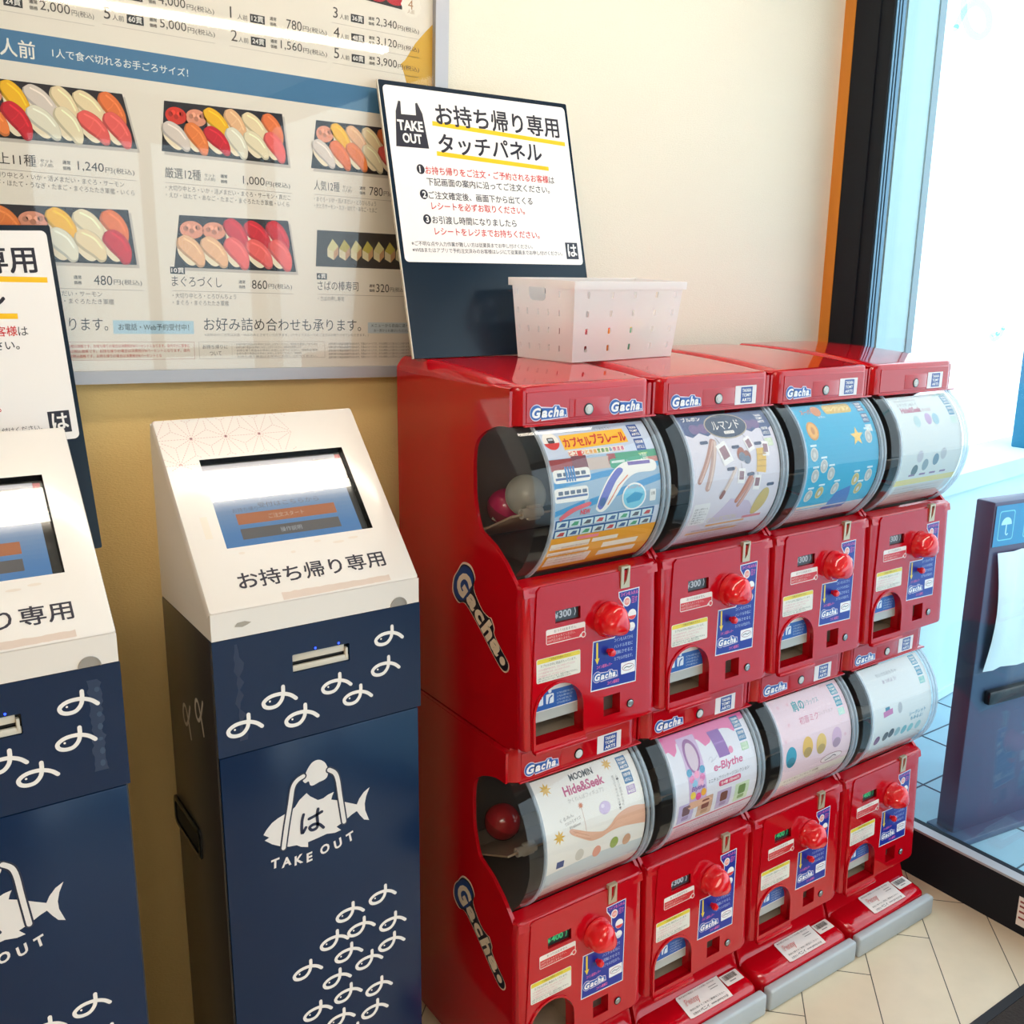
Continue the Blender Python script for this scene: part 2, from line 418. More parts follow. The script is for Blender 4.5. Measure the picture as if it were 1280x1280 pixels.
# window on the right: black base, corner post, silver edge strips, glass
wf = struct('window_1', MB().box(2.13, 2.185, 1.565, 1.634, 0.0, CZ).box(2.135, 2.176, 1.530, 1.565, 0.0, CZ)
            .box(2.14, 2.165, -2.6, 1.53, 0, 0.128).box(2.165, 2.24, -2.6, 1.53, 0, 0.10)
            .box(2.14, 2.24, -2.6, 1.53, 2.36, CZ).mesh('window_frame', BLACKM, 0))
m = MB(); m.box(2.140, 2.147, 1.527, 1.530, 0.10, 2.36); m.box(2.152, 2.158, 1.527, 1.530, 0.10, 2.36); m.box(2.164, 2.176, 1.5275, 1.530, 0.10, 2.36)
place('edge_strip', m.mesh('edge_strip', mat('blue_grey_aluminium', (92, 128, 150), 0.3, metal=0.5), 0), wf, 'blue grey aluminium edge strips')
place('sill_strip', MB().box(2.138, 2.168, -2.6, 1.53, 0.128, 0.134).mesh('sill_strip', ALU, 0), wf, 'thin silver strip along the black sill')
place('window_glass', MB().box(2.180, 2.185, -2.6, 1.532, 0.10, 2.36).mesh('window_glass', GLASS, 0), wf)
c = Canvas()
CY = (170, 222, 226)
gx = 2.1795
c.line(spline([(1.3961, 2.0689), (1.3773, 2.1034), (1.3501, 2.1126), (1.3228, 2.0875), (1.3166, 2.0538), (1.3351, 2.0393), (1.3596, 2.0537), (1.3771, 2.0869), (1.3837, 2.1245), (1.386, 2.17)]), 0.016, CY, 1)
c.line(spline([(1.1985, 1.4060), (1.2040, 1.3900), (1.2171, 1.3790), (1.2240, 1.3880), (1.2100, 1.3930)]), 0.010, CY, 1)
c.line(spline([(1.09, 1.50), (1.06, 1.50), (1.02, 1.515), (0.99, 1.50), (1.0, 1.485), (1.04, 1.50), (1.05, 1.53)]), 0.012, CY, 1)
place('glass_decal', c.mesh('glass_decal', lambda u, v, d: (gx - d, u, v), clear_mat('translucent_cyan_film', (.45, .86, .88), 1.45)), wf, 'pale cyan fish outline on the glass')
c = Canvas(); c.rect(0, 0, 0.06, 0.075, WHITE, 1)
for y_ in (0.060, 0.048, 0.034, 0.018): c.rect(0.004, y_, 0.045, y_ + 0.005, (150, 60, 60), 2)
place('frame_sticker', c.mesh('frame_sticker', lambda u, v, d: (2.1395 - d, 0.965 - u, 0.022 + v), STICK), wf, 'small white printed label on the black base')

# outside the window
struct('ground', MB().box(2.24, 9, -6, 9, -0.06, -0.005).mesh('ground', TILEX, 0))
m = MB()
for k in range(9):
    m.box(2.3 + k * 0.30, 2.304 + k * 0.30, 0.6, 2.2, -0.005, -0.003)
    m.box(2.25, 5, 0.7 + k * 0.2, 0.704 + k * 0.2, -0.005, -0.003)
tag(place('trim_2', m.mesh('trim_2', mat('dark_grout', (70, 95, 108), 0.9), 0)), kind='structure')
struct('wall_outside', MB().box(2.188, 2.318, 1.53, 1.9, 0, 2.6).mesh('wall_outside', PALE, 0))
struct('trim_3', MB().box(2.312, 2.338, 1.526, 1.9, 0, 2.6).mesh('trim_3', mat('grey_outer_trim', (150, 172, 182), 0.6), 0))
m = MB(); A = radians(7)
def low(t, q, z): return (2.35 + t * cos(A) - q * sin(A), 1.735 + t * sin(A) + q * cos(A), z)
def lowbox(t0, t1, q0, q1, z0, z1):
    vs = [m.v(low(t, q, z)) for z in (z0, z1) for q in (q0, q1) for t in (t0, t1)]
    for q in ((0, 2, 3, 1), (4, 5, 7, 6), (0, 1, 5, 4), (2, 6, 7, 3), (0, 4, 6, 2), (1, 3, 7, 5)): m.f([vs[i] for i in q])
lowbox(0, 5.5, 0, 0.15, 0.0, 0.80); lowbox(-0.02, 5.5, -0.015, 0.25, 0.80, 0.865)
lowbox(0, 5.5, -0.006, 0.0, 0.0, 0.035)
struct('garden_wall', m.mesh('garden_wall', PALE, 0))
post = tag(place('planter_post', MB().box(3.91, 4.20, 1.950, 2.06, 0.862, 1.56, 0.01).box(3.90, 4.21, 1.940, 2.07, 1.56, 1.59, 0.006).mesh('planter_post', mat('teal_painted_panel', (12, 112, 146), 0.5))),
    'teal blue post on the low outside wall at the right edge of the photo', 'post')

# umbrella bag stand behind the glass
us = empty('umbrella_bag_stand', (2.40, 1.335, -0.005), 'dark umbrella bag stand outside behind the glass at the right edge', 'stand')
B = radians(-8)
def UB(mb): 
    for v in mb.bm.verts:
        x, y = v.co.x, v.co.y; v.co.x = x * cos(B) - y * sin(B); v.co.y = x * sin(B) + y * cos(B)
    return mb
place('cabinet', UB(MB().box(0.0, 0.62, -0.058, 0.0, 0.0, 0.965, 0.006)).mesh('stand_cabinet', STAND), us)
place('foot', UB(MB().box(-0.015, 0.635, -0.10, 0.02, 0.0, 0.02, 0.004)).mesh('stand_foot', STAND), us)
place('rail', UB(MB().box(0.05, 0.57, -0.080, -0.059, 0.40, 0.44, 0.006)).mesh('stand_rail', BLACK), us)
c = Canvas(); c.rect(0.005, 0.845, 0.615, 0.955, (36, 150, 196), 1)
for i in range(3):
    x = 0.05 + i * 0.1
    c.rr(x - 0.03, 0.86, x + 0.03, 0.94, 0.008, (120, 215, 225), 2).rr(x - 0.027, 0.863, x + 0.027, 0.937, 0.006, (36, 150, 196), 3)
    c.poly([(x + 0.02 * cos(t), 0.902 + 0.02 * sin(t)) for t in [pi * k / 12 for k in range(13)]], (190, 240, 245), 4)
    c.line([(x, 0.902), (x, 0.878), (x + 0.004, 0.874), (x + 0.008, 0.877)], 0.004, (190, 240, 245), 4)
sg = c.mesh('stand_sign', lambda u, v, d: (u * cos(B) + (0.060 + d) * sin(B), u * sin(B) - (0.060 + d) * cos(B), v), STICK)
place('sign_plate', sg, us, 'blue strip with umbrella symbols')
m = MB()
rows = []
for i in range(13):
    u = 0.02 + 0.55 * i / 12; r = []
    for j in range(9):
        t = j / 8; r.append(m.v((u + 0.012 * sin(3 * t + i), -0.068 - 0.02 * sin(t * pi) * (0.6 + 0.4 * sin(i * 1.9)) - 0.006 * sin(i * 2.4), 0.83 - 0.33 * t)))
    rows.append(r)
for a, b in zip(rows, rows[1:]):
    for j in range(8): m.f([a[j], a[j + 1], b[j + 1], b[j]])
place('bag_bundle', UB(m).mesh('bag_bundle', BAGM, 60), us, 'white plastic umbrella bags')

# door mat
dm = empty('door_mat', (1.86, 0.6, 0.0), 'dark brown floor mat with black edge on the tiles at bottom right', 'mat')
place('pile', MB().box(-0.36, 0.22, -0.4, 0.235, 0.0, 0.008, 0.002).mesh('mat_pile', MATD), dm)
m = MB(); m.prism([(0.235, 0), (0.257, 0.001), (0.257, 0.003), (0.235, 0.008)], -0.36, 0.22); m.prism([(-0.39, 0.0), (-0.36, 0), (-0.36, 0.008), (-0.39, 0.002)], -0.4, 0.257, 'y')
place('rubber_edge', m.mesh('mat_edge', MATE, 0), dm)

# ceiling lights: two read off reflections, two unseen panels added at left as fill
lamps = [((1.02, 1.118), 1.9, 'above the kiosks near the back wall'), ((1.35, -0.72), 1.5, 'in the middle of the room'), ((-1.05, -0.72), 1.5, 'over the left of the room, unseen wide panel added as fill'), ((-1.05, -1.75), 1.5, 'at the left near the entrance wall, unseen wide panel added as fill')]
for (x, y), L, wh in lamps:
    e = empty('ceiling_light', (x, y, CZ), 'long white tube light on the ceiling ' + wh, 'lamp', 'tube lights on the ceiling')
    place('housing', MB().box(-L / 2, L / 2, -0.075 if x > 0 else -0.15, 0.075 if x > 0 else 0.15, -0.025, 0, 0.004).mesh('light_housing', CEIL), e)
    place('diffuser', (MB().box(-L / 2 + 0.01, L / 2 - 0.01, -0.013, 0.045, -0.05, -0.0255, 0.006).box(-L / 2 + 0.01, L / 2 - 0.01, -0.045, -0.019, -0.05, -0.0255, 0.006) if y > 0 else
                       MB().box(-L / 2 + 0.01, L / 2 - 0.01, -0.026, 0.026, -0.05, -0.0255, 0.008) if x > 0 else
                       MB().box(-L / 2 + 0.01, L / 2 - 0.01, -0.13, 0.13, -0.05, -0.0255, 0.008)).mesh('light_diffuser', TUBEM), e)

# ================================================================== MENU BOARD ON THE BACK WALL
MS = 1.0123
ang = radians(-1.2)
mb_root = empty('menu_board', (0.45, 1.655, 1.35), 'large framed sushi take-out menu with price list on the back wall', 'menu board')
bo = Vector((0, 1.648, 1.49 + (1.345 - 1.49) * MS))
def BM(u, v, d):
    u *= MS; v *= MS
    return (bo.x + u * cos(ang) - v * sin(ang) - 0.45, bo.y - d - 1.655, bo.z + u * sin(ang) + v * cos(ang) - 1.35)
def board_box(u0, u1, v0, v1, d0, d1, mb):
    vs = [mb.v(BM(u, v, d)) for d in (d0, d1) for v in (v0, v1) for u in (u0, u1)]
    for q in ((0, 2, 3, 1), (4, 5, 7, 6), (0, 1, 5, 4), (2, 6, 7, 3), (0, 4, 6, 2), (1, 3, 7, 5)): mb.f([vs[i] for i in q])
m = MB()
board_box(-0.25, 0.957, -0.0075, 0.0125, -0.015, 0.012, m); board_box(-0.25, 0.957, 0.99, 1.02, -0.015, 0.012, m)
board_box(0.930, 0.957, 0.0125, 0.99, -0.015, 0.012, m); board_box(-0.25, -0.22, 0.0125, 0.99, -0.015, 0.012, m)
place('frame', m.mesh('menu_frame', ALU, 0), mb_root, 'silver aluminium frame')
m = MB(); board_box(-0.24, 0.94, 0.0, 1.0, -0.014, -0.002, m)
place('backing', m.mesh('menu_backing', BOARDE, 0), mb_root)
m = MB(); board_box(-0.22, 0.93, 0.0125, 0.99, 0.0065, 0.008, m)
place('clear_cover', m.mesh('menu_cover', ACRYL, 0), mb_root, 'clear glossy cover sheet')

c = Canvas()
PAPER, TXT = (233, 224, 214), (72, 64, 62)
c.rect(-0.22, 0.0125, 0.93, 0.99, PAPER, 0)
c.rect(-0.22, 0.4525, 0.93, 0.4935, (66, 116, 158), 1)
c.poly([(0.93, 0.615), (0.915, 0.60), (0.895, 0.578), (0.875, 0.548), (0.866, 0.54), (0.872, 0.528), (0.878, 0.51), (0.893, 0.495), (0.93, 0.495)], (214, 168, 66), 1)
c.text('人前', 0.2280, 0.4585, 0.023, 0.0455, (240, 236, 230), 3, off=0.02)
c.text('1人で食べ切れるお手ごろサイズ！', 0.2965, 0.4655, 0.0125, 0.195, (235, 236, 236), 3, off=0.01)
def price(c, x, y, x1, val, h=0.0145):
    """usual price mark, figures, yen and tax note ending at x1."""
    c.text('通常', x, y + h * 0.55, w=0.011, col=TXT, L=2, off=0.02).text('価格', x, y, w=0.011, col=TXT, L=2, off=0.02)
    g = glyphs(val)[0]; nat = (max(p[0] for p in g) - min(p[0] for p in g)) / .74 * h
    wv = min(nat * .95, (x1 - x - 0.013) * 0.56); x = x1 - 0.0425 - wv - 0.016 if x1 - x > 0.0585 + wv else x
    c.text(val, x + 0.014, y, h=h, w=wv, col=TXT, L=2)
    c.text('円(税込)', x + 0.016 + wv, y, h=0.0095, w=(x1 - x - 0.016 - wv), col=TXT, L=2)
def portion(c, x, y, n, kan, val, x1):
    c.text(n, x, y, h=0.0165, col=TXT, L=2).text('人前', x + 0.012, y, w=0.0165, col=TXT, L=2)
    c.rect(x + 0.0325, y - 0.001, x + 0.057, y + 0.0115, (45, 42, 48), 2).text(kan, x + 0.035, y + 0.001, h=0.0088, w=0.0195, col=(240, 235, 230), L=3, off=0.02)
    price(c, x + 0.0655, y - 0.0005, x1, val); c.rect(x - 0.003, y - 0.0085, x1, y - 0.0077, (200, 190, 182), 1)
portion(c, 0.371, 0.5300, '5', '60貫', '5,000', 0.5363); portion(c, 0.371, 0.563, '4', '48貫', '4,000', 0.5363)
portion(c, 0.205, 0.5255, '2', '24貫', '2,000', 0.357); portion(c, 0.205, 0.558, '1', '12貫', '1,000', 0.357)
portion(c, 0.562, 0.5300, '2', '24貫', '1,560', 0.7262); portion(c, 0.5615, 0.5635, '1', '12貫', '780', 0.7262)
portion(c, 0.738, 0.5940, '3', '36貫', '2,340', 0.9027); portion(c, 0.7385, 0.5635, '4', '48貫', '3,120', 0.9029); portion(c, 0.739, 0.5310, '5', '60貫', '3,900', 0.9032)

def sushi(c, cx, cy, w, h, kind, a=-0.45, L=3):
    """One printed sushi piece: rice below, topping leaning over it."""
    tops = {'ebi': (228, 150, 122), 'egg': (244, 184, 30), 'tai': (222, 208, 200), 'hotate': (238, 216, 176), 'shrimp': (232, 118, 62), 'salmon': (236, 128, 62),
            'tuna': (206, 26, 46), 'ika': (232, 226, 208), 'white': (236, 222, 190), 'toro': (236, 96, 92), 'ikura': (214, 52, 36), 'pale': (236, 184, 140), 'press': (226, 208, 92)}
    t = tops[kind]; sh = tuple(int(q * 0.84) for q in t); hi = tuple(min(255, int(q * 1.1 + 12)) for q in t)
    if kind in ('ebi', 'ikura'):                 # wrapped in seaweed
        c.oval(cx, cy - h * 0.16, w * 0.50, h * 0.44, (36, 34, 44), L).oval(cx, cy + h * 0.06, w * 0.47, h * 0.34, t, L + 1)
        for k in range(5): c.oval(cx + w * (-0.24 + 0.12 * k), cy + h * (0.1 + 0.09 * sin(k * 2.2)), w * 0.1, h * 0.1, hi if k % 2 else sh, L + 2, n=10)
        return
    ln, wd = h * 1.20, w * .72; a = -.84 + .12 * sin(cx * 97)
    ca, sa = cos(a), sin(a)
    def Q(x, y): return (cx + (x * ca - y * sa), cy + (x * sa + y * ca))
    c.poly([Q(*p) for p in spline([(-ln * .42, -wd * .34), (-ln * .18, -wd * .62), (ln * .24, -wd * .64), (ln * .42, -wd * .40), (ln * .36, wd * .1), (-ln * .38, wd * .1), (-ln * .42, -wd * .34)], 4)[:-1]], (240, 224, 196), L)
    body = spline([(-ln * .55, -wd * .10), (-ln * .46, wd * .34), (-ln * .10, wd * .56), (ln * .34, wd * .44), (ln * .64, wd * .02), (ln * .58, -wd * .30), (ln * .30, -wd * .34), (-ln * .06, -wd * .44), (-ln * .40, -wd * .42), (-ln * .55, -wd * .10)], 4)[:-1]
    c.poly([Q(*p) for p in body], sh, L + 1)
    c.poly([Q(x * 0.95 - ln * .01, y * 0.84 + wd * 0.06) for x, y in body], t, L + 2)
    c.line([Q(*p) for p in spline([(-ln * .40, wd * .16), (-ln * .05, wd * .34), (ln * .30, wd * .26)], 4)], wd * .09, hi, L + 3)
    if kind in ('tuna', 'toro', 'salmon', 'shrimp', 'pale', 'press'):
        for k in (-0.12, 0.18): c.line([Q(ln * (k - 0.03), wd * 0.40), Q(ln * (k + 0.06), wd * .05), Q(ln * (k + 0.08), -wd * 0.30)], wd * 0.05, tuple((p + q) // 2 for p, q in zip(hi, t)), L + 4, caps=False)

def tray(c, q, rows, deep=0.004):
    (x0, y0), (x1, y1), (x2, y2), (x3, y3) = q      # TL TR BR BL
    c.poly([(x0 + .004, y0 - .004), (x1 + .004, y1 - .004), (x2 + .004, y2 - .005), (x3 + .004, y3 - .005)], (196, 186, 178), 1)
    c.poly([(x0, y0), (x1, y1), (x2, y2), (x3, y3)], (38, 33, 42), 2)
    c.poly([(x3, y3), (x2, y2), (x2 - .0005, y2 + deep), (x3 + .0005, y3 + deep)], (22, 20, 26), 2.5)
    for r, (row, t) in enumerate(rows):
        n = len(row); xa = x0 + (x3 - x0) * t; xb = x1 + (x2 - x1) * t; ya = y0 + (y3 - y0) * t; yb = y1 + (y2 - y1) * t
        step = (xb - xa) / (n + 0.25)
        for k, kd in enumerate(row):
            f = (k + 0.62) / (n + 0.25)
            sushi(c, xa + (xb - xa) * f, ya + (yb - ya) * f, step * 1.12, (y0 - y3) * 0.50, kd, L=3 + r * 5)
tray(c, [(.125, .4255), (.3907, .428), (.4083, .3509), (.115, .345)], [(['ikura', 'tuna', 'ikura', 'ebi', 'egg', 'tai', 'hotate', 'hotate', 'shrimp'][1:], .30), (['salmon', 'toro', 'salmon', 'tuna', 'ika', 'white', 'toro', 'toro'], .66)])
tray(c, [(.4527, .4266), (.6443, .4304), (.6536, .3508), (.4454, .3518)], [(['ikura', 'ebi', 'egg', 'pale', 'hotate', 'shrimp'], .30), (['tai', 'salmon', 'tuna', 'ika', 'white', 'toro'], .66)])
tray(c, [(.7046, .4281), (.885, .431), (.895, .3508), (.6941, .3498)], [(['ebi', 'egg', 'pale', 'hotate', 'shrimp', 'pale'], .30), (['tai', 'shrimp', 'salmon', 'white', 'toro', 'ika'], .66)])
tray(c, [(.195, .2550), (.390, .2594), (.3987, .177), (.185, .176)], [(['salmon', 'ebi', 'egg', 'white', 'shrimp'], .30), (['tai', 'shrimp', 'ika', 'hotate', 'tuna'], .66)])
tray(c, [(.4678, .2573), (.6507, .2600), (.6633, .176), (.4565, .176)], [(['ebi', 'ebi', 'tuna', 'tuna', 'tuna'], .30), (['pale', 'pale', 'toro', 'toro', 'toro'], .66)])
c.poly([(.7034, .2483), (.87, .2500), (.88, .188), (.70, .1870)], (58, 52, 50), 2)
for k in range(7):
    x = .722 + k * .0225; y = .219
    c.poly([(x, y), (x + .012, y - .006), (x + .021, y + .004), (x + .010, y + .016)], (190, 176, 82) if k % 2 else (214, 206, 150), 4)
    c.poly([(x, y), (x + .012, y - .006), (x + .012, y - .020), (x, y - .014)], (222, 212, 176), 3).poly([(x + .012, y - .006), (x + .021, y + .004), (x + .021, y - .010), (x + .012, y - .020)], (196, 150, 110), 3)
c.poly([(.70, .66), (.873, .66), (.873, .6285), (.77, .633), (.70, .636)], (44, 36, 38), 2)
for k in range(4): c.oval(.75 + .035 * k, .645, .02, .012, (190, 30, 44), 3)
c.poly(star(.8863, .638, .0205, .0185, 12), (238, 230, 220), 4).text('4', .880, .632, h=.015, col=(176, 130, 96), L=5).text('人前', .879, .625, w=.014, col=(180, 150, 120), L=5)
def item(c, x, y, nm, wn, setn, xp, val, x1, desc, dx=0.0):
    c.text(nm, x, y, h=.0165, w=wn, col=(58, 50, 50), L=2)
    if setn: c.text('セット', x + wn + .006, y + .007, w=.017, col=TXT, L=2).text('(1人前)', x + wn + .006, y + .0005, w=.017, col=TXT, L=2)
    price(c, xp, y - .0005, x1, val); c.rect(x, y - .0075, x1 + .002, y - .0068, (170, 158, 150), 1)
    for i, d in enumerate(desc): c.text(d[0], x, y - .0185 - .0112 * i, h=.0083, w=d[1], col=(112, 102, 98), L=2)
item(c, .196, .3110, '極上11種', .068, 1, .300, '1,240', .4025, [('・大切り中とろ・いか・活〆まだい・まぐろ・サーモン', .190), ('・えび・ほたて・うなぎ・たまご・まぐろたたき軍艦・いくら', .205)])
item(c, .4486, .3125, '厳選12種', .0565, 1, .537, '1,000', .6557, [('・大切り中とろ・いか・活〆まだい・まぐろ・サーモン・真だこ', .207), ('・えび・ほたて・あなご・たまご・まぐろたたき軍艦・いくら', .205)])
item(c, .6990, .3145, '人気12種', .0475, 1, .785, '780', .875, [('・まぐろ・いか・活〆まだい・とろびんちょう', .118), ('・大とろサーモン・えび・ほたて・あなご・たまご', .12)])
item(c, .196, .1450, 'お手軽10種', .068, 0, .3045, '480', .4049, [('・まぐろ・えび・活〆まだい・サーモン', .148), ('・いか・たまご・ほたて・まぐろたたき軍艦', .165)])
c.rect(.4498, .1655, .4731, .1765, (40, 36, 42), 2).text('10貫', .4515, .1670, h=.0082, w=.02, col=WHITE, L=3, off=.02)
c.rect(.7015, .1650, .7205, .1755, (40, 36, 42), 2).text('6貫', .7035, .1665, h=.0078, w=.015, col=WHITE, L=3, off=.02)
item(c, .4514, .1460, 'まぐろづくし', .0815, 0, .5615, '860', .6554, [('・大切り中とろ・とろびんちょう', .105), ('・まぐろ・まぐろたたき軍艦', .092)])
item(c, .7028, .1465, 'さばの棒寿司', .0785, 0, .803, '320', .875, [('・さばの押し寿司', .05)])
c.text('お持ち帰りも承ります。', .165, .0745, h=.0205, w=.185, col=(58, 50, 50), L=2)
c.rect(.3575, .0700, .4835, .0910, (176, 206, 224), 1).text('お電話・Web予約受付中！', .3655, .0755, h=.0105, w=.110, col=(72, 84, 96), L=2, off=.01)
c.text('お好み詰め合わせも承ります。', .5002, .0755, h=.0215, w=.286, col=(58, 50, 50), L=2)
c.text('※お好みのご注文はお店・Webのみとさせていただきます。(ドライブスルーでのご注文はお断りさせていただきます。)', .501, .0655, h=.0058, w=.30, col=(140, 130, 124), L=2)
c.rect(.800, .0720, .90, .0915, (196, 210, 222), 1).text('メニューから自由に選べる', .806, .083, h=.0065, w=.085, col=(72, 84, 96), L=2).text('お一貫からお選びいただけます', .812, .0745, h=.005, w=.08, col=(72, 84, 96), L=2)
c.frame(.262, .0290, .4833, .0575, .0006, (196, 150, 140), 1)
for i in range(3): c.text('※表示価格は税込価格です。お持ち帰りの場合は消費税が8パーセントとなります。店内でのご飲食とは税率が異なります。'[:46 - 6 * i], .268, .0485 - .0078 * i, h=.0052, w=.207 - .045 * (i == 2), col=(206, 96, 84), L=2)
c.frame(.4905, .0290, .7150, .0575, .0006, (186, 174, 166), 1).rect(.546, .0305, .5465, .0560, (200, 190, 182), 1)
c.text('お持ち帰りに', .4965, .0455, h=.007, w=.042, col=(112, 102, 98), L=2).text('ついて', .508, .0345, h=.007, w=.02, col=(112, 102, 98), L=2)
for i in range(5): c.text('・お持ち帰り商品はお早めにお召し上がりください。保存料を使用しておりません。'[:36 - 3 * i], .5505, .0510 - .0052 * i, h=.0040, w=.150 - .03 * (i % 2), col=(140, 130, 124), L=2)
for i in range(5): c.text('お持ち帰りの商品は容器代を含みます。写真はイメージです。ネタは季節により変わることがあります。', .722, .0510 - .0060 * i, h=.0044, w=.165, col=(120, 110, 106), L=2)
place('menu_sheet', c.mesh('menu_sheet', BM, PRINT), mb_root, 'printed sushi menu sheet')

# ================================================================== TAKE-OUT SIGN BOARDS
def build_sign():
    root = empty('takeout_sign', (0, 0, 0), 'x', 'sign', 'take-out order sign boards')
    w, h = .4146, .4895
    mp = lambda x, y, d: (x, -d, y)
    m = MB(); m.plate([(rrect(0, w, 0, h, .003), -.005), (rrect(0, w, 0, h, .003), 0)], [], mp, 0)
    place('board', m.mesh('sign_board', BOARDN, 0), root, 'navy foam board')
    m = MB(); m.box(-.0016, 0, -.0002, .0052, 0, h).box(0, w, .0052, .006, 0, h)
    place('board_edge', m.mesh('sign_edge', BOARDE, 0), root, 'pale cut edge of the board')
    c = Canvas(); K = (30, 28, 44); Y = (246, 192, 8); R = (206, 52, 54)
    c.rr(.0075, .1710, .4085, .4815, .008, (246, 240, 238), 1)
    # carrier bag mark
    c.poly([(.0350, .4560), (.0275, .4370), (.0195, .3745), (.0862, .3752), (.0815, .4370), (.0732, .4560), (.0690, .4545), (.0676, .4330), (.0378, .4325), (.0395, .4550)], K, 2)
    c.text('TAKE', .0275, .4040, .0185, .0515, WHITE, 3, off=.035).text('OUT', .0345, .3820, .0175, .039, WHITE, 3, off=.035)
    c.poly([(.1000, .4262), (.3996, .4130), (.3993, .4050), (.0992, .4180)], Y, 2)
    c.text('お持ち帰り専用', .1085, .4195, .0385, .2785, K, 3, off=.030)
    c.poly([(.1014, .3722), (.3515, .3615), (.3511, .3535), (.1008, .3640)], Y, 2)
    c.text('タッチパネル', .1068, .3690, .0345, .2305, K, 3, off=.030)
    def step(n, x, y):
        c.oval(x, y, .0082, .0088, K, 2).text(n, x - .0028, y - .0058, h=.0115, col=WHITE, L=3, off=.03)
    step('1', .0630, .3371); step('2', .0630, .2924); step('3', .0632, .2480)
    c.text('お持ち帰りをご注文・ご予約されるお客様', .0722, .3290, .0145, .2745, R, 3, off=.018).text('は', .3485, .3290, .0130, .0130, K, 3)
    c.text('下記画面の案内に沿ってご注文ください。', .0722, .3090, .0140, .2745, K, 3, off=.012)
    c.text('ご注文確定後、画面下から出てくる', .0725, .2848, .0140, .2290, K, 3, off=.012)
    c.text('レシートを必ずお取りください。', .0755, .2655, .0140, .2050, R, 3, off=.018)
    c.text('お引渡し時間になりましたら', .0735, .2405, .0140, .1840, K, 3, off=.012)
    c.text('レシートをレジまでお持ちください。', .0755, .2200, .0140, .2330, R, 3, off=.018)
    c.text('※ご不明な点や入力作業が難しい方は従業員までお申し付けください。', .0249, .2000, .0085, .2640, K, 3)
    c.text('※WEBまたはアプリで予約注文済みのお客様はレジにて従業員までお申し付けください。', .0250, .1885, .0085, .3340, K, 3)
    c.rect(.3689, .1820, .3991, .2146, K, 2).text('は', .3735, .1870, .0235, .0215, WHITE, 3, off=.03)
    place('printed_sheet', c.mesh('sign_print', mp, STICK), root, 'white instruction sheet with black, red and yellow print')
    return root
sign = build_sign()
sign['label'] = 'navy take-out touch panel sign standing on the red machine behind the basket'
lean = atan2(1.632 - 1.5185, .4761)
sign.location = (.8336, 1.5130, 1.3606); sign.rotation_euler = (-lean, radians(-.35), 0)
sign2 = copy_tree(sign); sign2['label'] = 'navy take-out touch panel sign behind the left kiosk, cut off by the photo edge'
sign2.location = ((.2992 - .4170) * .993, 1.542, 1.49 + (1.0867 - .017 - 1.49) * .993); sign2.rotation_euler = (-atan2(.084, .473), radians(-2.0), 0)

